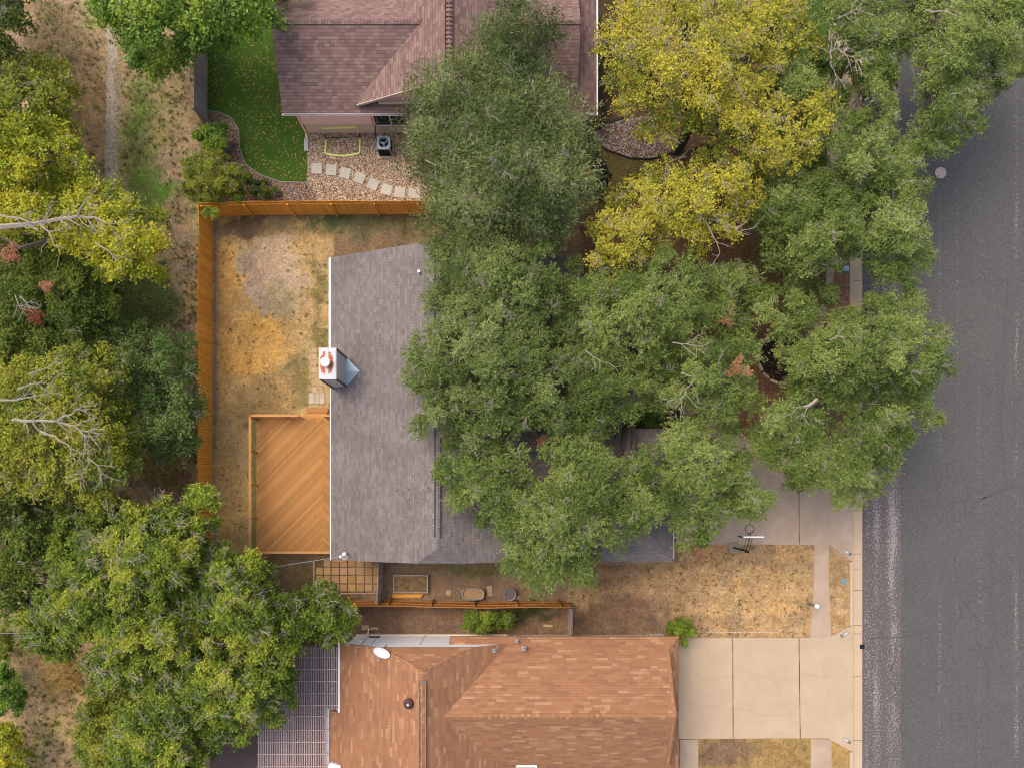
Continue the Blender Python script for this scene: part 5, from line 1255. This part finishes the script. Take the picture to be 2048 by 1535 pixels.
tree("live_oak", "northern kerb oak between the big yellow tree and the overhanging road tree", "tree",
     [(1600, -40), (1700, -40), (1800, -40), (1812, 60), (1808, 150), (1800, 230), (1820, 290), (1850, 340), (1848, 400), (1790, 400), (1700, 400), (1660, 380), (1640, 320), (1672, 230), (1650, 150), (1628, 60)],
     8.0, 4.6, (1670, 160), seed=106, **OAK, droop=.15, trad=.25, group=GK, holes=([(1672, 140), (1695, 110), (1712, 150), (1712, 230), (1690, 240)],),
     limbs=([[(1663, 118), (1660, 105), (1675, 97), (1695, 112), (1712, 122)], 7.6, 7.8, .03, .012], [[(1660, 125), (1668, 140), (1674, 152)], 7.7, 7.6, .022, .01], [[(1675, 38), (1690, 30), (1712, 18)], 7.6, 7.9, .03, .01]))
tree("live_oak", "dark green tree overhanging the road in the top right corner", "tree",
     [(1800, -60), (2110, -60), (2100, 100), (2040, 160), (2020, 180), (1975, 170), (1960, 230), (1940, 270), (1900, 300), (1870, 325), (1822, 300), (1826, 250), (1845, 200), (1820, 130), (1798, 60)],
     8.6, 5.0, (1735, -40), seed=107, **OAK, trad=.25, group=GK, holes=([(1800, 60), (1830, 90), (1838, 190), (1815, 180), (1800, 130)],), limbs=([[(1810, 90), (1822, 120), (1832, 165), (1845, 192)], 5.4, 5.8, .05, .02], [[(1850, 20), (1890, 22), (1920, 35)], 8, 8.3, .04, .015]))
tree("live_oak", "kerb oak between the yellow tree and the manhole, spreading over the road edge", "tree",
     [(1565, 390), (1640, 360), (1720, 370), (1800, 385), (1852, 400), (1860, 470), (1856, 520), (1830, 575), (1790, 590), (1745, 560), (1735, 520), (1700, 520), (1655, 545), (1620, 560), (1580, 500)],
     8.2, 4.8, (1640, 470), seed=108, **OAK, droop=.1, trad=.26, group=GK)
tree("live_oak", "wide kerb oak bulging furthest over the road near the mulch ring", "tree",
     [(1620, 690), (1650, 650), (1700, 620), (1740, 585), (1790, 575), (1845, 590), (1850, 640), (1885, 665), (1898, 710), (1888, 760), (1840, 790), (1760, 800), (1690, 810), (1640, 790), (1590, 770), (1580, 720), (1600, 690)],
     8.4, 5.0, (1590, 720), seed=109, **OAK, trad=.28, group=GK, limbs=([[(1660, 680), (1675, 672), (1690, 676)], 8, 8.2, .03, .01],))
tree("live_oak", "southern kerb oak with a bare pale limb, hanging over the upper driveway", "tree",
     [(1560, 790), (1600, 760), (1660, 765), (1740, 790), (1830, 770), (1868, 800), (1884, 840), (1830, 860), (1812, 900), (1770, 960), (1720, 1000), (1680, 1032), (1640, 1000), (1605, 975), (1580, 960), (1530, 950), (1490, 930), (1500, 870), (1510, 820)],
     7.6, 4.2, (1655, 720), seed=110, **OAK, trad=.26, group=GK, holes=([(1640, 830), (1690, 815), (1690, 850), (1650, 880)],), limbs=([[(1634, 798), (1616, 812), (1592, 816), (1582, 826), (1582, 842), (1570, 850)], 6.4, 6.6, .09, .02], [[(1582, 830), (1568, 832), (1560, 828)], 6.6, 6.7, .03, .01]))
tree("live_oak", "shaded small green oak directly north of the mulch ring", "tree",
     [(1500, 620), (1540, 580), (1600, 560), (1660, 560), (1680, 585), (1630, 620), (1620, 660), (1600, 690), (1560, 680), (1530, 655)],
     6.0, 3.4, (1556, 690), seed=111, **OAK, trad=.2, group=GK)
tree("live_oak", "low green foliage beside the small planting ring between two front yard oaks", "tree",
     [(1400, 540), (1450, 520), (1505, 545), (1515, 590), (1490, 620), (1510, 670), (1450, 680), (1400, 650)],
     5.6, 3.4, (1452, 640), seed=112, **OAK, trad=.14, group=GO, spots=((1455, 630, 5.6, .42, 'brown'),))
tree("live_oak", "green oak limb hanging over the mulch ring", "tree",
     [(1530, 700), (1570, 690), (1610, 700), (1640, 760), (1620, 800), (1570, 800), (1570, 755), (1555, 740)],
     5.4, 3.2, (1600, 742), seed=113, **OAK, trad=.13, group=GK)
tree("live_oak", "dark green shaded oak behind the yellow tree, near the kerb", "tree",
     [(1500, 100), (1580, 90), (1660, 120), (1680, 220), (1660, 330), (1600, 250), (1540, 220)], 6.6, 4.2, (1590, 330), seed=114, **OAK, trad=.2, group=GK)
tree("live_oak", "green tree between the lower yellow tree and the kerb oaks", "tree",
     [(1470, 400), (1530, 340), (1590, 320), (1660, 330), (1680, 400), (1620, 480), (1580, 530), (1540, 560), (1530, 480)], 6.4, 4.0, (1560, 430), seed=115, **OAK, trad=.16, group=GK)

tree("cedar_elm", "feathery grey green tree hiding the east side of the pink house", "tree",
     [(1060, -20), (1110, 40), (1090, 100), (1140, 150), (1150, 210), (1190, 280), (1200, 330), (1180, 385), (1170, 440), (1100, 480), (1010, 490), (930, 490), (860, 480), (850, 440), (835, 400), (830, 350), (795, 300), (800, 260), (825, 220), (822, 180), (850, 145), (900, 130), (940, 90), (950, 50), (1000, 10)],
     9.0, 5.2, (1190, 380), 'elm', 120, LL=.20, WW=.036, sprigs=50, leaves=12, sprig=.9, droop=.35, gap=.2, trad=.26, twig=.35, r_cl=.9, tw_len=.8, up=.2,
     limbs=([[(940, 400), (965, 405), (985, 425)], 8, 8.2, .03, .01], [[(850, 320), (870, 330), (890, 335)], 7.5, 7.8, .03, .01], [[(905, 340), (925, 345), (940, 335)], 7.7, 8, .03, .01]), spots=((1162, 350, 6, .3, 'brown'),))
GYT = "yellow leaved trees in front of the pink house"
tree("yellow_oak", "big yellow leaved tree right of the pink house", "tree",
     [(1205, -50), (1400, -50), (1560, -50), (1630, 30), (1640, 90), (1560, 120), (1545, 180), (1600, 210), (1650, 170), (1672, 230), (1650, 290), (1610, 330), (1560, 350), (1500, 340), (1450, 320), (1400, 290), (1340, 300), (1280, 270), (1240, 230), (1200, 170), (1190, 110), (1210, 60)],
     9.2, 5.2, (1352, 300), 'yellow', 130, LL=.12, WW=.07, sprigs=42, leaves=9, trad=.3, twig=.45, group=GYT, gap=.17, holes=([(1345, 275), (1375, 270), (1385, 300), (1350, 305)],), brownmix=.03)
tree("yellow_oak", "lower yellow leaved tree with bare twiggy tip reaching towards the centre", "tree",
     [(1300, 320), (1345, 318), (1390, 290), (1450, 290), (1530, 310), (1560, 360), (1510, 430), (1490, 465), (1460, 500), (1400, 500), (1350, 480), (1310, 510), (1260, 570), (1215, 580), (1172, 545), (1165, 500), (1155, 450), (1200, 410), (1240, 390), (1270, 350)],
     7.6, 4.6, (1400, 350), 'yellow', 131, LL=.12, WW=.07, sprigs=40, leaves=9, trad=.2, twig=.45, group=GYT, gap=.17, brownmix=.03,
     limbs=([[(1400, 430), (1430, 440), (1455, 452), (1488, 460)], 7.4, 7.6, .03, .01], [[(1410, 440), (1425, 470), (1440, 505)], 7.4, 7.3, .03, .01]))

GF = "trees of the green belt on the left"
tree("hackberry", "bright green tree at the top over the path and the grey fence", "tree",
     [(170, -60), (620, -60), (560, 10), (555, 60), (510, 90), (460, 100), (420, 110), (385, 115), (350, 140), (310, 160), (260, 150), (240, 120), (210, 90), (215, 50), (185, 30)],
     7.6, 4.0, (390, 60), 'bright', 140, LL=.20, WW=.10, sprigs=34, leaves=8, twig=.03, group=GF, gap=.24, trad=.2)
tree("hackberry", "dark green tree in the top left corner", "tree", [(-80, -80), (95, -60), (60, 20), (50, 80), (20, 110), (-80, 160)], 6.5, 3.5, (-10, 40), 'dark', 141, LL=.18, WW=.09, sprigs=36, leaves=8, group=GF)
tree("ash_tree", "yellow green tree below the top left corner", "tree",
     [(-80, 150), (20, 150), (60, 190), (100, 230), (140, 280), (190, 310), (200, 350), (170, 395), (90, 410), (0, 400), (-80, 420)], 7.6, 4.4, (30, 300), 'yelgreen', 142, LL=.17, WW=.09, sprigs=40, leaves=9, group=GF, twig=.3)
tree("ash_tree", "green thin crowned tree between the top left corner tree and the yellow green tree", "tree",
     [(-60, 90), (20, 80), (70, 95), (130, 130), (160, 170), (160, 260), (170, 330), (100, 300), (50, 220), (-60, 200)], 5.6, 3.0, (60, 170), 'olive', 143, LL=.16, WW=.08, sprigs=36, leaves=8, group=GF, twig=.4, gap=.16)
tree("ash_tree", "yellow green tree with a long bare grey limb reaching towards the orange fence", "tree",
     [(-80, 420), (0, 390), (60, 380), (150, 370), (230, 370), (280, 400), (320, 430), (338, 470), (315, 520), (330, 560), (290, 582), (250, 560), (200, 545), (180, 510), (130, 500), (90, 480), (0, 470), (-80, 480)],
     8.6, 5.4, (30, 500), 'yelgreen', 144, LL=.16, WW=.08, sprigs=42, leaves=9, group=GF, twig=.3, gap=.2, under=.25,
     limbs=([[(-20, 455), (40, 450), (75, 447), (115, 438), (155, 432), (190, 434), (215, 446)], 8.4, 9.2, .13, .02], [[(155, 432), (165, 410), (180, 395)], 9, 9.2, .05, .012], [[(80, 448), (100, 465), (108, 490), (120, 505)], 8.8, 8.8, .045, .012], [[(0, 430), (30, 435), (60, 445)], 8.6, 8.9, .05, .03], [[(190, 485), (215, 500), (238, 525)], 8.8, 8.8, .04, .012]))
tree("juniper", "dark green tree mass with two rust brown dead sprays left of the fence", "tree",
     [(-80, 470), (60, 470), (160, 490), (230, 540), (262, 600), (250, 660), (220, 720), (80, 750), (-80, 750)], 5.6, 3.0, (70, 620), 'dark', 145, LL=.18, WW=.06, sprigs=46, leaves=9, group=GF, twig=.1, gap=.14,
     spots=((62, 632, 6.2, .55, 'rust'), (20, 505, 7.2, .5, 'brown'), (95, 572, 6.0, .3, 'brown')), limbs=([[(30, 590), (35, 605), (42, 618)], 6, 6.2, .03, .01], [[(40, 592), (52, 605), (60, 615)], 6, 6.2, .03, .01]))
tree("privet_tree", "deep green tree pressed against the middle of the long orange fence", "tree",
     [(215, 640), (290, 645), (350, 660), (398, 695), (398, 780), (400, 880), (378, 945), (330, 925), (280, 910), (230, 880), (200, 760)], 5.4, 2.8, (320, 790), 'deep', 146, LL=.14, WW=.07, sprigs=40, leaves=9, group=GF, gap=.1)
tree("ash_tree", "olive green tree with fans of bare grey branches at the left edge", "tree",
     [(-80, 740), (0, 700), (80, 710), (150, 690), (230, 690), (260, 740), (260, 800), (290, 850), (300, 910), (280, 960), (240, 1010), (200, 1030), (120, 1010), (40, 1000), (-80, 1040)], 8.4, 4.6, (40, 880), 'olive', 147, LL=.16, WW=.08, sprigs=42, leaves=9, group=GF, twig=.35, gap=.14,
     limbs=([[(25, 840), (45, 842), (80, 840), (115, 842), (150, 852), (175, 862), (190, 856)], 8.6, 9, .08, .02], [[(115, 842), (135, 830), (150, 820), (165, 812)], 8.9, 9.2, .05, .012], [[(80, 862), (110, 872), (135, 888), (160, 905)], 8.7, 9, .05, .012],
            [[(150, 852), (168, 870), (175, 885)], 9, 9, .04, .012], [[(175, 912), (172, 935), (160, 955)], 8.4, 8.4, .035, .01], [[(175, 915), (195, 930), (202, 945)], 8.4, 8.4, .03, .01], [[(-10, 800), (30, 800), (65, 793), (105, 785)], 8.4, 8.8, .05, .012], [[(35, 778), (60, 768), (90, 765)], 8.5, 8.7, .04, .01], [[(55, 748), (95, 735), (120, 718)], 8.2, 8.4, .03, .01]))
tree("ash_tree", "mid green brushy tree between the olive tree and the bottom left trees", "tree",
     [(-80, 960), (40, 960), (120, 980), (215, 1000), (230, 1060), (160, 1110), (110, 1160), (60, 1240), (-80, 1230)], 6.0, 3.2, (60, 1080), 'dark', 148, LL=.16, WW=.08, sprigs=40, leaves=8, group=GF, twig=.3, gap=.17)
PC = dict(pal='pecan', LL=.17, WW=.07, sprigs=34, leaves=9, sprig=.34, twig=.42, r_cl=.56, space=.60, tw_len=.9, gap=.17, group="pecan trees in the bottom left", trad=.2)
tree("pecan_tree", "northern part of the bottom left pecans, its tip crossing the orange fence", "tree",
     [(90, 1080), (120, 1030), (170, 1010), (240, 1000), (280, 1000), (330, 995), (372, 990), (380, 955), (400, 945), (430, 970), (455, 1010), (440, 1050), (420, 1080), (450, 1130), (400, 1200), (300, 1250), (170, 1230), (90, 1180)], 7.6, 4.4, (300, 1110), seed=150, **PC)
tree("pecan_tree", "pecan tree with dense green crown above the north end of the pergola", "tree",
     [(390, 1120), (430, 1080), (470, 1092), (520, 1095), (550, 1125), (560, 1165), (600, 1185), (640, 1163), (680, 1175), (716, 1215), (712, 1260), (680, 1282), (600, 1295), (598, 1350), (520, 1360), (430, 1330), (370, 1240)], 7.4, 4.2, (500, 1250), seed=151, **{**PC, 'gap': .14})
tree("pecan_tree", "westmost pecan with a thin crown beside the tan path", "tree",
     [(22, 1250), (60, 1200), (90, 1160), (160, 1140), (240, 1180), (310, 1190), (390, 1200), (440, 1290), (400, 1360), (300, 1390), (200, 1380), (160, 1350), (165, 1300), (120, 1320), (60, 1310)], 7.0, 4.0, (230, 1260), seed=152, **PC)
tree("pecan_tree", "southern pecan beside the pergola reaching the bottom edge", "tree",
     [(280, 1360), (330, 1310), (420, 1270), (520, 1310), (596, 1330), (592, 1380), (580, 1430), (530, 1460), (500, 1485), (440, 1490), (420, 1530), (410, 1600), (240, 1600), (200, 1500), (250, 1420)], 7.2, 4.2, (420, 1460), seed=153, **{**PC, 'gap': .14})
tree("pecan_tree", "low yellow green thicket at the bottom edge left of the southern pecan", "tree",
     [(155, 1440), (165, 1370), (220, 1360), (300, 1350), (340, 1400), (330, 1600), (155, 1600)], 3.6, 1.6, (250, 1500), seed=154, **{**PC, 'pal': 'olive', 'twig': .1, 'trad': .08})

def shrub(label, poly, zt, zr_, base, pal, seed, **kw):
    a = dict(r_cl=.38, space=.36, sprigs=26, leaves=8, sprig=.22, LL=.11, WW=.055, twig=.02, under=.3, gap=.18, trad=.04, tw_len=.4); a.update(kw)
    return tree("shrub", label, "shrub", poly, zt, zr_, base, pal, seed, **a)
shrub("bright green leafy shrub at the end of the grey fence", [(386, 262), (410, 255), (430, 245), (455, 248), (460, 270), (448, 290), (440, 310), (420, 300), (395, 290)], 1.6, .6, (425, 290), 'bright', 160, LL=.16, WW=.09)
shrub("round olive brown shrub beside the corner of the orange fences", [(358, 340), (370, 310), (400, 292), (440, 300), (470, 330), (495, 340), (500, 380), (480, 400), (440, 410), (400, 412), (365, 385)], 2.6, 1.0, (430, 370), 'olive', 161, twig=.25)
shrub("thin green shrub right of the olive brown shrub", [(490, 340), (520, 360), (550, 362), (556, 385), (520, 400), (492, 398)], 1.2, .4, (515, 378), 'dark', 162, gap=.2, LL=.09)
shrub("lime green low shrub behind the corner of the orange fence", [(448, 385), (475, 380), (492, 395), (485, 408), (455, 408)], 2.0, 1.0, (466, 398), 'bright', 163)
shrub("pale green sprigs arching over the orange fence corner", [(398, 412), (440, 408), (500, 402), (505, 420), (470, 426), (425, 432), (402, 430)], 2.3, 1.9, (440, 410), 'pecan', 164, gap=.46, LL=.10, space=.42)
shrub("narrow green bush between the sagging fence and the terracotta house", [(922, 1240), (935, 1224), (975, 1219), (1015, 1226), (1036, 1242), (1010, 1256), (960, 1262), (930, 1256)], 1.7, .6, (975, 1236), 'pecan', 165, LL=.16, WW=.05, twig=.05)
shrub("round green bush at the corner of the pale driveway and terracotta house", [(1327, 1250), (1335, 1235), (1362, 1232), (1388, 1238), (1390, 1262), (1380, 1282), (1362, 1292), (1340, 1278)], 1.8, .6, (1352, 1254), 'pecan', 166, LL=.14, WW=.05)
shrub("dark clipped hedge between the entry walk and the garage", [(1230, 812), (1320, 812), (1335, 835), (1320, 858), (1230, 858)], 1.1, .5, (1280, 835), 'deep', 167)
shrub("dark shrub inside the small stone ring", [(1455, 610), (1475, 602), (1494, 612), (1496, 635), (1480, 652), (1458, 648), (1450, 630)], 1.0, .4, (1472, 628), 'deep', 168)
shrub("green bush at the left edge above the yellow bush", [(-30, 1330), (20, 1320), (50, 1345), (55, 1390), (40, 1425), (-30, 1440)], 2.4, 1.0, (15, 1380), 'bright', 169, r_cl=.5, space=.5, LL=.15, WW=.08)
shrub("yellow green bush in the bottom left corner", [(-30, 1450), (20, 1440), (50, 1460), (62, 1510), (50, 1570), (-30, 1580)], 2.6, 1.0, (15, 1510), 'yelgreen', 170, r_cl=.5, space=.5, LL=.15, WW=.08)
shrub("olive bush left of the tan path under the second cable", [(-30, 1240), (20, 1255), (45, 1290), (30, 1320), (-30, 1330)], 2.2, .9, (5, 1290), 'olive', 171, r_cl=.5, space=.5, LL=.14)
# tall dry reed clump
t = thing("reed_clump", "clump of tall dry straw coloured reeds beside the tan path", "reeds", (X(135), Y(1350), 0))
SA, SB, RA, RB = [], [], [], []; rg = np.random.default_rng(55)
for _ in range(420):
    a = rg.uniform(0, 6.28); b = np.array((X(135)+rg.normal(0, .45), Y(1345)+rg.normal(0, .45), 0)); L_ = rg.uniform(.6, 1.6)
    pts, rd = curve_segs(b, b+np.array((math.cos(a)*L_*.8, math.sin(a)*L_*.8, L_*.6)), .014, .006, 3, rg, .12)
    for i in range(3): SA.append(pts[i]); SB.append(pts[i+1]); RA.append(rd[i]); RB.append(rd[i+1])
v, f = seg_mesh(SA, SB, RA, RB, 3); np_mesh("stalks", v, f, m_plain("straw", L(190, 160, 96), .9, .3, 3), t)
